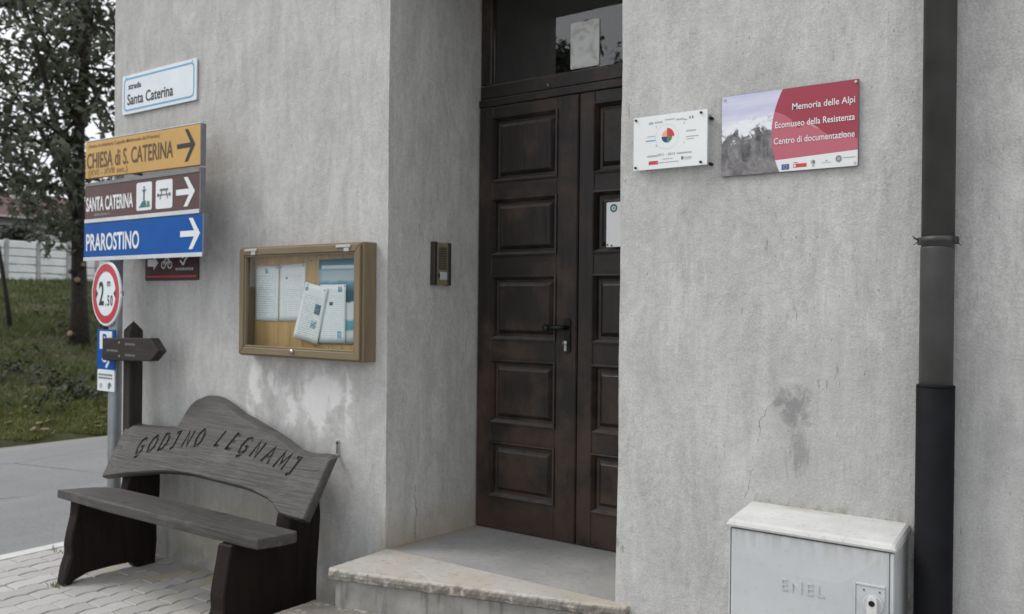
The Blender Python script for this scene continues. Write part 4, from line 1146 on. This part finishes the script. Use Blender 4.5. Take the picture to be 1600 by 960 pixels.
flat('flag_stars', [ell(-0.9215 + 0.0055 * math.cos(k * math.pi / 6), 1.886 + 0.0055 * math.sin(k * math.pi / 6), 0.0011, 0.0011, 5) for k in range(12)], y - 0.0003, 'gold_print', s)
flat('small_emblem', [rect(-0.896, -0.853, 1.8815, 1.8935)], y, 'red_print', s)
flat('small_emblem', [rect(-0.894, -0.888, 1.8835, 1.8915)], y - 0.0003, 'white_print', s)
flat('small_print', [rect(-0.895, -0.882, 1.8965, 1.8985)], y, 'dark_grey_print', s)
flat('head_emblem', [ell(-0.833, 1.894, 0.0075, 0.008, 14), [(-0.834, 1.888), (-0.827, 1.889), (-0.830, 1.879), (-0.836, 1.879)]], y, 'grey_print', s)
flat('head_emblem', [ell(-0.8305, 1.895, 0.0035, 0.005, 10)], y - 0.0008, 'dark_grey_print', s)
flat('small_emblem', [[(-0.797, 1.8935), (-0.785, 1.8935), (-0.791, 1.8985)], rect(-0.806, -0.776, 1.8885, 1.8900)], y, 'grey_print', s)
flat('seal_emblem', [ell(-0.753, 1.898, 0.0095, 0.0115, 20)], y, 'grey_print', s)
flat('seal_emblem', ring(-0.753, 1.898, 0.0085, 0.0065, 16), y - 0.0008, 'dark_grey_print', s)
flat('small_print', [rect(-0.740, -0.702, 1.8985, 1.9010)], y, 'grey_print', s)
for x, z in ((SX0 + 0.009, SZ1 - 0.010), (SX1 - 0.008, SZ1 - 0.009), (SX1 - 0.009, SZ0 + 0.011)):
    disc_y('screw', x, z, -0.0155, -0.0105, 0.0042, 'steel', s, 12)

# ------------------------------------------------------------------ rain pipe
s = thing('rain_pipe', 'dark rain pipe with black lower sleeve at right of the wall', 'drain pipe', (-0.457, -0.062, 0))
px, py = -0.457, -0.062
tube('upper_pipe', [(px, py, 6.4), (px, py, 1.60)], 0.0445, 'pipe', s, 32)
tube('lower_pipe', [(px - 0.001, py, 1.632), (px - 0.001, py, 1.612), (px - 0.001, py, 1.606), (px - 0.001, py, 1.602), (px - 0.001, py, 1.598), (px - 0.001, py, 1.59), (px - 0.002, py, 1.0)], [0.0395, 0.0395, 0.0448, 0.0454, 0.0455, 0.0455, 0.0455], 'pipe', s, 32)
tube('sleeve', [(px - 0.002, py, 1.204), (px - 0.004, py, -0.02)], 0.0515, 'sleeve', s, 32)
tube('sleeve_lip', [(px - 0.002, py, 1.2055), (px - 0.002, py, 1.200)], [0.0490, 0.0525], 'sleeve', s, 32)
cb_ = tube('pipe_clamp', [(px, py, 1.620), (px, py, 1.637)], 0.0455, 'clamp', s, 32)
for sx in (-1, 1):
    box('clamp_lug', px + sx * 0.049 - 0.006, px + sx * 0.049 + 0.006, py - 0.008, py + 0.010, 1.614, 1.636, 'clamp', cb_, 0.002)
    for k in range(3):
        a = Vector((px + sx * 0.051, py - 0.008, 1.625 + random.uniform(-.008, .008)))
        tube('wire_end', [a, a + Vector((sx * random.uniform(0.006, 0.016), -0.008, random.uniform(-0.016, 0.014)))], 0.0014, 'clamp', cb_, 5)
    tube('wall_stay', [(px + sx * 0.03, py + 0.03, 1.628), (px + sx * 0.03, 0.01, 1.628)], 0.005, 'clamp', cb_, 8)

# ------------------------------------------------------------------ electricity cabinet
s = thing('meter_cabinet', 'pale grey electricity cabinet with raised ENEL lettering beside the rain pipe', 'cabinet', (-0.787, 0, 0))
CX0, CX1, CF = -1.030, -0.536, -0.198
prism('body', [(-0.188, 0.0), (0.006, 0.0), (0.006, 0.742), (-0.188, 0.728)], CX0 + 0.003, CX1 - 0.003, 'box_grey', s, 'yz', 0.004, seg=2)
# lid: hood with rounded front edge, slightly sloping
lid = [(-0.204, 0.7345), (-0.2065, 0.741), (-0.203, 0.750), (-0.192, 0.7565), (-0.15, 0.7620), (0.006, 0.778), (0.006, 0.7445), (-0.187, 0.7330)]
bm = bmesh.new()
nl = len(lid)
cols = []
for x, k in ((CX0 - 0.003, 0.55), (CX0 + 0.001, 0.85), (CX0 + 0.008, 1.0), (CX1 - 0.008, 1.0), (CX1 - 0.001, 0.85), (CX1 + 0.003, 0.55)):
    row = []
    for (yy, zz) in lid:
        zb = 0.7330 + (yy + 0.187) * 0.065
        row.append(bm.verts.new((x, yy * (1 if yy > 0 else (0.985 + 0.015 * k)), zb + (zz - zb) * (k if zz > zb + 0.01 else 1))))
    cols.append(row)
for a in range(len(cols) - 1):
    for i in range(nl):
        q = (i + 1) % nl
        bm.faces.new((cols[a][i], cols[a][q], cols[a + 1][q], cols[a + 1][i]))
bm.faces.new(cols[0]); bm.faces.new(cols[-1][::-1])
from_bm('lid', bm, 'box_lid', s)
# door: shallow pyramid relief, set a hair inside the body
dx0, dx1, dz0, dz1 = CX0 + 0.0105, CX1 - 0.0165, 0.02, 0.7275
box('front_frame', CX1 - 0.0130, CX1 - 0.003, -0.198, -0.1882, 0.0, 0.7275, 'box_grey', s, 0.002, 2)
box('front_frame', CX0 + 0.003, CX0 + 0.0075, -0.198, -0.1882, 0.0, 0.7275, 'box_grey', s, 0.001)
V = [(dx0, -0.1885, dz0), (dx1, -0.1885, dz0), (dx1, -0.1885, dz1), (dx0, -0.1885, dz1),
     (dx0, CF + 0.002, dz0), (dx1, CF + 0.002, dz0), (dx1, CF + 0.002, dz1), (dx0, CF + 0.002, dz1)]
for d in (0.005,):
    V += [(dx0 + d, CF, dz0 + d), (dx1 - d, CF, dz0 + d), (dx1 - d, CF, dz1 - d), (dx0 + d, CF, dz1 - d)]
V += [(dx0 + 0.13, CF - 0.006, 0.25), (dx1 - 0.13, CF - 0.006, 0.25), (dx1 - 0.13, CF - 0.006, 0.618), (dx0 + 0.13, CF - 0.006, 0.618)]
F = [(0, 1, 5, 4), (1, 2, 6, 5), (2, 3, 7, 6), (3, 0, 4, 7), (4, 5, 9, 8), (5, 6, 10, 9), (6, 7, 11, 10), (7, 4, 8, 11),
     (8, 9, 13, 12), (9, 10, 14, 13), (10, 11, 15, 14), (11, 8, 12, 15), (12, 13, 14, 15)]
dr_ = mesh('cabinet_door', V, F, 'box_grey', s)
text('lettering', 'ENEL', -0.858, 0.568, 0.050, 'box_grey', dr_, CF - 0.0060, width=0.128, relief=0.0030, bold=0.0, space=1.3)
fr_ = prism('lock_plate', rect(-0.640, -0.5615, 0.480, 0.626), CF - 0.0062, CF + 0.001, 'box_grey', dr_, b=0.001)
for a in ((-0.646, -0.6405, 0.480, 0.632), (-0.640, -0.5615, 0.6265, 0.632)):
    box('lock_rim', a[0], a[1], CF - 0.0085, CF + 0.001, a[2], a[3], 'box_grey', fr_, 0.0008)
disc_y('lock_boss', -0.592, 0.576, CF - 0.013, CF - 0.0063, 0.029, 'box_grey', fr_, 28, 0.002)
prism('lock_lever', rrect(-0.606, -0.578, 0.520, 0.602, 0.011), CF - 0.027, CF - 0.0132, 'box_lid', fr_, b=0.003, seg=2)
disc_y('key_hole', -0.592, 0.584, CF - 0.0285, CF - 0.0272, 0.0085, 'black_metal', fr_, 14)
for x in (-0.618, -0.575):
    disc_y('screw', x, 0.614, CF - 0.0078, CF - 0.0063, 0.003, 'dark_grey_print', fr_, 8)

# papers on the door and the transom
o = prism('door_notice', rrect(-1.949, -1.845, 1.696, 1.899, 0.006), DY - 0.0135, DY - 0.012, 'paint_white', None, b=0)
tag(o, 'white notice with round blue emblem fixed to the right door leaf', 'paper')
flat('emblem', ring(-1.912, 1.872, 0.019, 0.010, 20) + [ell(-1.912, 1.872, 0.005, 0.005, 8)], DY - 0.0140, 'teal_print', o)
for x, z in ((-1.942, 1.706), (-1.920, 1.702)):
    disc_y('screw', x, z, DY - 0.0165, DY - 0.0136, 0.004, 'black_metal', o, 8)
t = NT('stained_paper')
n1 = t.noise(11, 5, rough=0.6, dist=0.8)
t.col(t.ramp(n1, [(0.40, (0.50, 0.495, 0.47)), (0.5, (0.66, 0.665, 0.66)), (0.7, (0.74, 0.75, 0.75))])); t.rough(0.6)
MAT['stained_paper'] = t.m
o = prism('transom_notice', rrect(-2.178, -2.022, 2.549, 2.768, 0.008), DY + 0.0305, DY + 0.0325, 'stained_paper', None)
tag(o, 'blank stained white sheet stuck on the transom glass over the door', 'paper')
flat('tape_mark', [[(-2.105, 2.772), (-2.085, 2.776), (-2.086, 2.766), (-2.104, 2.764)]], DY + 0.0302, 'dark_grey_print', o)

# ------------------------------------------------------------------ bench
bench = thing('bench', 'dark wooden live-edge bench with GODINO LEGNAMI carved in its backrest', 'bench', (-3.68, -0.35, 0))
TOP = [(-4.514, .714), (-4.508, .732), (-4.49, .742), (-4.40, .740), (-4.284, .743), (-4.18, .746), (-4.104, .752), (-4.068, .772), (-4.056, .81), (-4.050, .85), (-4.040, .880), (-4.017, .906), (-3.985, .919),
       (-3.958, .921), (-3.90, .922), (-3.847, .916), (-3.80, .908), (-3.747, .894), (-3.68, .876), (-3.616, .857), (-3.52, .838), (-3.429, .814), (-3.33, .795), (-3.232, .769), (-3.17, .752), (-3.121, .738), (-3.07, .732), (-3.015, .730), (-2.96, .734), (-2.905, .735), (-2.885, .728)]
BOT = [(-2.893, .60), (-2.902, .49), (-2.95, .486), (-3.0, .489), (-3.06, .494), (-3.093, .503), (-3.137, .527), (-3.19, .541), (-3.24, .549), (-3.30, .558), (-3.379, .564), (-3.48, .567), (-3.595, .570), (-3.70, .573), (-3.803, .574), (-3.90, .570), (-4.01, .563), (-4.10, .552), (-4.191, .537), (-4.30, .520), (-4.396, .502), (-4.46, .490), (-4.503, .484), (-4.512, .60)]
SL = math.sqrt(1 + 0.55 ** 2)
def to_world(u, v, w):
    s_ = Vector((0, 0.55 / SL, 1 / SL)); n_ = Vector((0, -1 / SL, 0.55 / SL))
    return Vector((u, -0.30, 0.49)) + s_ * v + n_ * w
outl = [(x, (z - 0.49) * SL) for x, z in TOP + BOT][::-1]     # counter-clockwise seen from the front
k = len(outl)
def inset(pts, d):
    res = []
    for i in range(len(pts)):
        a, b = Vector(pts[i - 1]), Vector(pts[(i + 1) % len(pts)])
        t_ = (b - a).normalized()
        res.append(Vector(pts[i]) + Vector((-t_.y, t_.x)) * d)
    return res
V, F = [], []
for d, w in ((0.004, -0.046), (-0.001, -0.040), (-0.003, -0.022), (0.0, -0.006), (0.006, 0.0)):
    for i, p in enumerate(inset(outl, d)):
        if i >= len(BOT): p = p + Vector((0, -w * 0.85))
        jn = noise.noise(Vector((p.x * 11, p.y * 11, w * 30))) * 0.004
        V.append((p.x, p.y + jn, w))
for a in range(4):
    for i in range(k):
        q = (i + 1) % k
        F.append((a * k + i, a * k + q, (a + 1) * k + q, (a + 1) * k + i))
F.append(tuple(4 * k + i for i in range(k))); F.append(tuple(range(k))[::-1])
back = mesh('backrest', V, F, 'bench_top', bench)
# carve the letters, each set along the wavy line of the board
cut_bm = bmesh.new()
GLY = {'G': [[(.62, .86), (.40, 1.0), (.10, .84), (.02, .45), (.16, .08), (.44, .02), (.62, .20), (.60, .46), (.36, .46)], [(.60, .22), (.44, -.16), (.20, -.20)]],
       'O': [[(.34, 1.0), (.08, .80), (.02, .42), (.18, .04), (.42, .02), (.62, .28), (.64, .70), (.44, .98), (.34, 1.0)]],
       'D': [[(.06, 1.0), (.06, .02), (.40, .04), (.64, .36), (.62, .74), (.36, .98), (.0, 1.0)]],
       'I': [[(.02, .98), (.34, 1.0), (.34, .08), (.10, -.02)]],
       'N': [[(.06, .0), (.08, 1.0), (.56, .02), (.60, 1.0)]],
       'L': [[(.16, 1.0), (.12, .04), (.48, .06)]],
       'E': [[(.56, .94), (.14, 1.0), (.08, .04), (.54, .06)], [(.10, .52), (.44, .54)]],
       'A': [[(.0, .0), (.34, 1.0), (.66, .0)], [(.14, .36), (.52, .36)]],
       'M': [[(.02, .0), (.10, 1.0), (.40, .30), (.72, 1.0), (.78, .02)]]}
def carve(word, u0, v0, u1, v1, hgt, wd, sw, bow=0.0):
    n = len(word)
    ang = math.atan2(v1 - v0, u1 - u0)
    for i, ch in enumerate(word):
        f_ = i / (n - 1)
        cx_, cy_ = u0 + (u1 - u0) * f_, v0 + (v1 - v0) * f_ + bow * math.sin(f_ * math.pi)
        for pl in GLY[ch]:
            pts = [((x_ - 0.32) * wd + (y_ - 0.5) * hgt * 0.30, (y_ - 0.5) * hgt) for x_, y_ in pl]
            pts = [(cx_ + x_ * math.cos(ang) - y_ * math.sin(ang), cy_ + x_ * math.sin(ang) + y_ * math.cos(ang)) for x_, y_ in pts]
            # mitred ribbon turned into a closed prism
            L_, R_ = [], []
            closed = Vector(pts[0]).to_2d() == Vector(pts[-1]).to_2d()
            if closed:
                a_ = Vector(pts[1]); pts = pts + [pts[1]]
            m_n = len(pts)
            for q in range(m_n):
                d0 = (Vector(pts[q]) - Vector(pts[q - 1])).normalized() if q else None
                d1 = (Vector(pts[q + 1]) - Vector(pts[q])).normalized() if q < m_n - 1 else None
                d_ = ((d0 or d1) + (d1 or d0)).normalized()
                nn_ = Vector((-d_.y, d_.x)); cs_ = max(0.55, nn_.dot(Vector((-(d1 or d0).y, (d1 or d0).x))))
                hw = sw * 0.5 / cs_ * random.uniform(0.88, 1.12)
                L_.append(Vector(pts[q]) + nn_ * hw); R_.append(Vector(pts[q]) - nn_ * hw)
            for q in range(m_n - 1):
                ex = (Vector(pts[q + 1]) - Vector(pts[q])).normalized() * 0.0022
                quad = [L_[q] - ex, R_[q] - ex, R_[q + 1] + ex, L_[q + 1] + ex]
                cc_ = sum(quad, Vector((0, 0))) / 4
                z_lo, z_hi = -0.0062 - 0.0004 * (q % 3), 0.012 + 0.0004 * (q % 3)
                lo_ = [cut_bm.verts.new((*(cc_ + (p_ - cc_) * 0.86), z_lo)) for p_ in quad]
                hi_ = [cut_bm.verts.new((*(cc_ + (p_ - cc_) * 1.06), z_hi)) for p_ in quad]
                cut_bm.faces.new(lo_[::-1]); cut_bm.faces.new(hi_)
                for w_ in range(4):
                    cut_bm.faces.new((lo_[w_], lo_[(w_ + 1) % 4], hi_[(w_ + 1) % 4], hi_[w_]))
carve('GODINO', -4.285, 0.190, -3.835, 0.283, 0.088, 0.078, 0.0165, 0.006)
carve('LEGNAMI', -3.665, 0.295, -3.085, 0.220, 0.088, 0.080, 0.0165, 0.012)
bmesh.ops.recalc_face_normals(cut_bm, faces=cut_bm.faces)
cme = bpy.data.meshes.new('carving'); cut_bm.to_mesh(cme); cut_bm.free()
cme.materials.append(MAT['carved'])
cutter = bpy.data.objects.new('carving', cme); COL.objects.link(cutter)
bm = bmesh.new(); bm.from_mesh(back.data); bmesh.ops.recalc_face_normals(bm, faces=bm.faces); bm.to_mesh(back.data); bm.free()
md = back.modifiers.new('carve', 'BOOLEAN'); md.operation = 'DIFFERENCE'; md.solver = 'EXACT'; md.use_self = True; md.object = cutter
try: md.material_mode = 'TRANSFER'
except Exception: pass
bpy.context.view_layer.update()
nm = bpy.data.meshes.new_from_object(back.evaluated_get(bpy.context.evaluated_depsgraph_get()))
back.modifiers.remove(md)
bpy.data.objects.remove(cutter)
if len(nm.polygons) > 50:
    back.data = nm
print('backrest polygons', len(back.data.polygons), 'materials', [m_.name for m_ in back.data.materials])
for v in back.data.vertices:
    v.co = to_world(*v.co)
    v.co.y = min(v.co.y, -0.006)
back.data.update()

# seat plank
seat = [(-4.465, -0.560), (-4.30, -0.566), (-4.0, -0.568), (-3.6, -0.566), (-3.2, -0.562), (-2.95, -0.558), (-2.885, -0.556), (-2.855, -0.46), (-2.842, -0.385), (-2.86, -0.365), (-3.4, -0.350), (-4.0, -0.348), (-4.25, -0.355), (-4.31, -0.375), (-4.366, -0.425), (-4.43, -0.515)]
prism('seat', seat, 0.416, 0.462, 'bench_top', bench, 'xy', 0.006, 0.004, seg=2)
def leg(x0, x1, dy):
    pts = [(-0.602, 0.0), (-0.552, 0.0), (-0.548, 0.014), (-0.47, 0.036), (-0.35, 0.040), (-0.235, 0.036), (-0.206, 0.0), (-0.092, 0.0), (-0.086, 0.12), (-0.088, 0.24), (-0.076, 0.36), (-0.070, 0.46), (-0.084, 0.56), (-0.100, 0.655),
           (-0.155, 0.655), (-0.186, 0.60), (-0.228, 0.525), (-0.252, 0.47), (-0.262, 0.414), (-0.40, 0.414), (-0.528, 0.414), (-0.535, 0.34), (-0.552, 0.26), (-0.563, 0.20), (-0.560, 0.15), (-0.578, 0.09)]
    prism('leg', [(a + (dy if a < -0.3 else dy * 0.2), b) for a, b in pts], x0, x1, 'bench_leg', bench, 'yz', 0.006, 0.010)
leg(-4.392, -4.322, 0.0)
leg(-3.122, -3.030, -0.045)
prism('stretcher', [(-0.262, 0.345), (-0.235, 0.345), (-0.235, 0.404), (-0.262, 0.404)], -4.325, -3.118, 'bench_leg', bench, 'yz', 0.002)
br = prism('wall_bracket', rrect(-3.014, -2.998, 0.715, 0.790, 0.004), -0.008, 0.004, 'steel', bench, b=0.001)
disc_y('screw', -3.006, 0.775, -0.011, -0.0082, 0.005, 'black_metal', br, 10)
box('bracket_arm', -3.014, -2.998, -0.115, -0.0085, 0.716, 0.722, 'steel', br, 0.001)

# ------------------------------------------------------------------ trees
def leaf_cloud(name, centres, per, rad, length, width, m, parent, seed, droop=0.3):
    rnd = random.Random(seed)
    V, F = [], []
    for c in centres:
        cr_ = rad * rnd.uniform(0.65, 1.25)
        for _ in range(int(per * rnd.uniform(0.6, 1.3))):
            while True:
                p = Vector((rnd.uniform(-1, 1), rnd.uniform(-1, 1), rnd.uniform(-1, 1)))
                if p.length < 1: break
            p = c + Vector((p.x, p.y, p.z * 0.75)) * cr_
            d = Vector((rnd.gauss(0, 1), rnd.gauss(0, 1), rnd.gauss(0, 0.7) - droop)).normalized()
            sd = d.cross(Vector((rnd.gauss(0, 0.5), rnd.gauss(0, 0.5), 1))).normalized()
            nrm = sd.cross(d)
            L, W = length * rnd.uniform(0.6, 1.2), width * rnd.uniform(0.7, 1.2)
            s = len(V)
            V += [p, p + d * L * 0.45 + sd * W * 0.5 + nrm * W * 0.14, p + d * L - nrm * L * 0.10, p + d * L * 0.45 - sd * W * 0.5 + nrm * W * 0.14]
            F += [(s, s + 1, s + 2), (s, s + 2, s + 3)]
    return tag(mesh(name, V, F, m, parent), kind='stuff')
def make_tree(name, label, base, height, crown_c, crown_r, trunk_r, seed, ncl, per, rad, stubs=False):
    rnd = random.Random(seed)
    b = Vector(base)
    tr_ = thing(name, label, 'tree', base)
    tp = [b + Vector((0, 0, -0.3))]
    for i in range(1, 11):
        f_ = i / 10
        tp.append(b + Vector((0.10 * math.sin(f_ * 5 + seed) * f_, 0.14 * math.sin(f_ * 4 + 1.3 * seed) * f_, height * 0.9 * f_)))
    rr = [trunk_r * 1.35] + [trunk_r * (1.0 - 0.86 * (i / 10)) for i in range(1, 11)]
    trunk = tube('trunk', tp, rr, 'bark', tr_, 10)
    cen = []
    C0 = Vector(crown_c)
    nl_ = max(10, ncl // 11)
    for i in range(nl_):
        f_ = 0.28 + 0.68 * (i + rnd.random() * 0.6) / nl_
        k_ = min(9, int(f_ * 10)); st_ = tp[k_].lerp(tp[k_ + 1], f_ * 10 - k_)
        for _t in range(50):
            q = Vector((rnd.uniform(-1, 1), rnd.uniform(-1, 1), rnd.uniform(-1, 1)))
            if 0.45 < q.length < 1: break
        end = C0 + Vector((q.x * crown_r[0], q.y * crown_r[1], q.z * crown_r[2]))
        midp = st_.lerp(end, 0.5) + Vector((0, 0, 0.15 * rnd.uniform(-1, 1.5)))
        r0 = trunk_r * (1 - 0.86 * f_) * 0.5
        tube('limb', [st_, st_.lerp(midp, 0.5) + Vector((0, 0, 0.05)), midp, midp.lerp(end, 0.5), end], [r0, r0 * 0.8, r0 * 0.55, r0 * 0.35, 0.008], 'bark', tr_, 6)
        for j in range(11):
            f2 = rnd.uniform(0.25, 1.05)
            p = st_.lerp(midp, f2 * 2) if f2 < 0.5 else midp.lerp(end, f2 * 2 - 1)
            cen.append(p + Vector((rnd.gauss(0, 0.55), rnd.gauss(0, 0.55), rnd.gauss(0, 0.42))))
    leaf_cloud('crown', cen, per, rad, 0.21, 0.105, 'leaf', tr_, seed + 5)
    if stubs:
        for (dx, dy, z, r_) in stubs:
            p = b + Vector((dx * 0.4, dy * 0.4, z)); e = b + Vector((dx, dy, z + 0.05))
            st = tube('pruned_stub', [p, e], [r_ * 1.1, r_], 'bark', tr_, 9)
            d_ = (e - p).normalized()
            tube('cut_face', [e + d_ * 0.001, e + d_ * 0.007], r_ * 0.9, 'cut_wood', st, 9)
    return tr_
TB = (-15.8, 5.62, bank_z(-15.8, 5.62))
make_tree('broadleaf_tree', 'dark broadleaf tree with pruned trunk on the grass bank', TB, 9.0, (-15.9, 5.3, 6.1), (3.1, 3.3, 3.3), 0.155, 3, 430, 22, 0.36,
          [(0.20, -0.06, 1.42, 0.045), (0.17, -0.15, 1.14, 0.06), (0.10, -0.24, 0.16, 0.065), (0.06, -0.24, 1.30, 0.04)])
make_tree('broadleaf_tree', 'leafy tree across the square seen only as a reflection in the transom', (-11.2, -13.6, -0.1), 7.9, (-11.1, -13.6, 6.0), (1.9, 1.7, 2.1), 0.16, 11, 360, 44, 0.32)

# leaning stake and wire on the bank
st = tube('wooden_stake', [(-18.0, 5.42, bank_z(-18, 5.42) - 0.2), (-18.0, 5.36, 1.25), (-18.0, 5.16, 2.5)], [0.05, 0.048, 0.042], 'post_wood', None, 8)
tag(st, 'leaning grey wooden stake at the left edge of the grass bank', 'stake')
wr = tube('fence_wire', [(-18.0, 5.2, 2.26), (-17.0, 5.4, 2.02), (-15.95, 5.55, 1.86)], 0.006, 'grey_metal', None, 5)
tag(wr, 'thin wire running from the stake to the tree trunk', 'wire')

# ------------------------------------------------------------------ concrete panel fence, hedge, house
fence = thing('concrete_fence', 'white precast concrete panel fence along the top of the bank', 'fence', (-30, 12, 2.0))
BAY = 1.02
for i in range(-6, 9):
    y0 = 10.73 + i * BAY
    zb = bank_z(-30, y0) - 0.1 
    zbase = 2.10 - 0.018 * (y0 - 10.7)
    zt = 3.435 + 0.012 * (y0 - 10.7)
    box('fence_post', -30.06, -29.90, y0 - 0.055, y0 + 0.055, min(zb, zbase) - 0.3, zt + 0.03, 'concrete_post', fence, 0.01)
    hh = (zt - zbase) / 5
    for k in range(5):
        box('fence_slab', -30.03, -29.95, y0 + 0.057, y0 + BAY - 0.057, zbase + k * hh + 0.012, zbase + (k + 1) * hh - 0.012, 'concrete', fence, 0.02)
    box('fence_backing', -30.055, -30.035, y0 + 0.057, y0 + BAY - 0.057, zbase - 0.3, zt - 0.01, 'concrete_post', fence, 0)
# low ivy-dark hedges behind it
rnd = random.Random(4)
for i, (y0, y1, ztop, lab) in enumerate(((8.5, 12.3, 4.05, 'dark hedge behind the left end of the concrete fence'), (13.1, 18.0, 4.15, 'dark hedge behind the fence next to the trunk'))):
    hd = thing('hedge', lab, 'hedge', (-31.4, (y0 + y1) / 2, 2.2))
    cs = [Vector((-31.4 + rnd.uniform(-0.4, 0.4), rnd.uniform(y0, y1), rnd.uniform(2.6, ztop))) for _ in range(70)]
    leaf_cloud('foliage', cs, 60, 0.34, 0.16, 0.09, 'leaf_dark', hd, 20 + i)
    for k in range(5):
        yy = y0 + (y1 - y0) * (k + 0.5) / 5
        tube('stem', [(-31.4, yy, 1.9), (-31.4, yy + 0.1, 3.4)], [0.05, 0.02], 'bark', hd, 6)
gp = thing('gate_pillar', 'grey block pillar rising behind the white concrete fence', 'pillar', (-31.0, 12.75, 2.1))
for k in range(6):
    box('block', -31.2, -30.8, 12.5 + 0.0, 12.5 + 0.52, 2.1 + k * 0.285, 2.1 + k * 0.285 + 0.277, 'concrete_post', gp, 0.01)
box('pillar_cap', -31.25, -30.75, 12.45, 13.07, 3.812, 3.87, 'concrete_post', gp, 0.01)
hs = thing('house', 'distant grey house with red tiled roof beyond the fence', 'house', (-48, 20.5, 2.4))
mesh('wall', [(-45, 16.2, 2.2), (-45, 24.5, 2.2), (-53, 24.5, 2.2), (-53, 16.2, 2.2), (-45, 16.2, 5.75), (-45, 24.5, 5.75), (-53, 24.5, 5.75), (-53, 16.2, 5.75)],
     [(0, 1, 5, 4), (1, 2, 6, 5), (2, 3, 7, 6), (3, 0, 4, 7)], 'house_wall', hs)
rf = mesh('roof', [(-44.4, 15.6, 5.60), (-44.4, 25.1, 5.60), (-53.6, 25.1, 5.60), (-53.6, 15.6, 5.60), (-49, 18.6, 7.3), (-49, 22.2, 7.3)],
          [(0, 1, 5, 4), (1, 2, 5), (2, 3, 4, 5), (3, 0, 4), (3, 2, 1, 0)], 'roof_tile', hs)
box('eave_board', -44.45, -44.36, 15.6, 25.1, 5.50, 5.598, 'frame_pale', rf, 0.01)
box('chimney', -48.2, -47.6, 19.0, 19.6, 6.4, 7.9, 'concrete_post', rf, 0.02)
for y0 in (17.2, 19.0, 20.8, 22.6):
    w_ = box('window', -45.02, -44.94, y0, y0 + 1.05, 4.05, 5.25, 'frame_pale', hs, 0.01)
    box('pane', -44.935, -44.925, y0 + 0.08, y0 + 0.49, 4.13, 5.17, 'glass_dark', w_, 0)
    box('pane', -44.935, -44.925, y0 + 0.56, y0 + 0.97, 4.13, 5.17, 'glass_dark', w_, 0)

# ------------------------------------------------------------------ grass and litter on the bank
rnd = random.Random(9)
V, F = [], []
n_bl = 0
while n_bl < 64000:
    x = -9.25 - 20.5 * rnd.random() ** 1.5
    a = rnd.uniform(-0.03, 0.34)                      # strip seen beside the building
    y = -2.84 + (-x) * (0.42 + a)
    d = -9.25 - x
    if d < 0.03: continue
    dens = noise.noise(Vector((x * 0.7, y * 0.7, 4.0)))
    if d < 0.35 * (0.5 + noise.noise(Vector((y * 1.7, 0.3, 0)))): continue
    keep = 1.0 if d < 1.1 else (0.6 + dens * 1.1)
    if rnd.random() > keep: continue
    if (x + 15.2) ** 2 + (y - 5.2) ** 2 < 1.6 and rnd.random() < 0.6: continue
    z = bank_z(x, y) - 0.01
    hgt = rnd.uniform(0.04, 0.11) * (1 + 0.04 * d) * (0.6 if d < 0.9 else 1)
    an = rnd.uniform(0, 6.28); w = rnd.uniform(0.006, 0.013) * (1 + 0.05 * d)
    lx, ly = rnd.gauss(0, 0.5) * hgt, rnd.gauss(0, 0.5) * hgt
    s = len(V)
    V += [(x - w * math.cos(an), y - w * math.sin(an), z), (x + w * math.cos(an), y + w * math.sin(an), z), (x + lx, y + ly, z + hgt)]
    F.append((s, s + 1, s + 2))
    n_bl += 1
tag(mesh('grass', V, F, 'grass'), 'short green grass and weeds covering the bank', 'grass', kind='stuff')
cs = []
for _ in range(60):
    x = -9.6 - 14 * rnd.random() ** 1.4; y = -2.84 + (-x) * (0.42 + rnd.uniform(0.0, 0.32))
    cs.append(Vector((x, y, bank_z(x, y) + 0.04)))
o = leaf_cloud('low_weeds', cs, 45, 0.26, 0.10, 0.05, 'leaf_dark', None, 31, -0.4)
tag(o, 'low dark leafy weeds growing in clumps on the bank', 'weeds')
V, F = [], []
for _ in range(170):
    x = -9.3 - 9 * rnd.random() ** 1.3; y = -2.84 + (-x) * (0.42 + rnd.uniform(0.0, 0.32))
    z = bank_z(x, y) + rnd.uniform(0.01, 0.05); r_ = rnd.uniform(0.03, 0.075); an = rnd.uniform(0, 6.28)
    s = len(V)
    for q in range(4):
        V.append((x + r_ * math.cos(an + q * 1.57) * (1 if q % 2 else 0.6), y + r_ * math.sin(an + q * 1.57) * (1 if q % 2 else 0.6), z + rnd.uniform(0, 0.03)))
    F += [(s, s + 1, s + 2), (s, s + 2, s + 3)]
tag(mesh('fallen_leaves', V, F, 'leaf_autumn'), 'dry yellowish fallen leaves scattered over the bank', 'leaves', kind='stuff')
# weeds in the paving joints by the bench
V, F = [], []
for (cx_, cy_, n_) in ((-4.50, -0.42, 26), (-4.36, -0.62, 30), (-4.97, -0.30, 20), (-3.8, -0.03, 12), (-3.55, -0.03, 10)):
    for _ in range(n_):
        x, y = cx_ + rnd.gauss(0, 0.035), cy_ + rnd.gauss(0, 0.012); hgt = rnd.uniform(0.008, 0.03); an = rnd.uniform(0, 6.28)
        s = len(V)
        V += [(x - 0.004 * math.cos(an), y - 0.004 * math.sin(an), -0.006), (x + 0.004 * math.cos(an), y + 0.004 * math.sin(an), -0.006), (x + rnd.gauss(0, 0.012), y + rnd.gauss(0, 0.012), hgt)]
        F.append((s, s + 1, s + 2))
tag(mesh('joint_weeds', V, F, 'grass'), 'tiny weeds sprouting from the paving joints by the bench', 'weeds', kind='stuff')
print('pavers', npv)
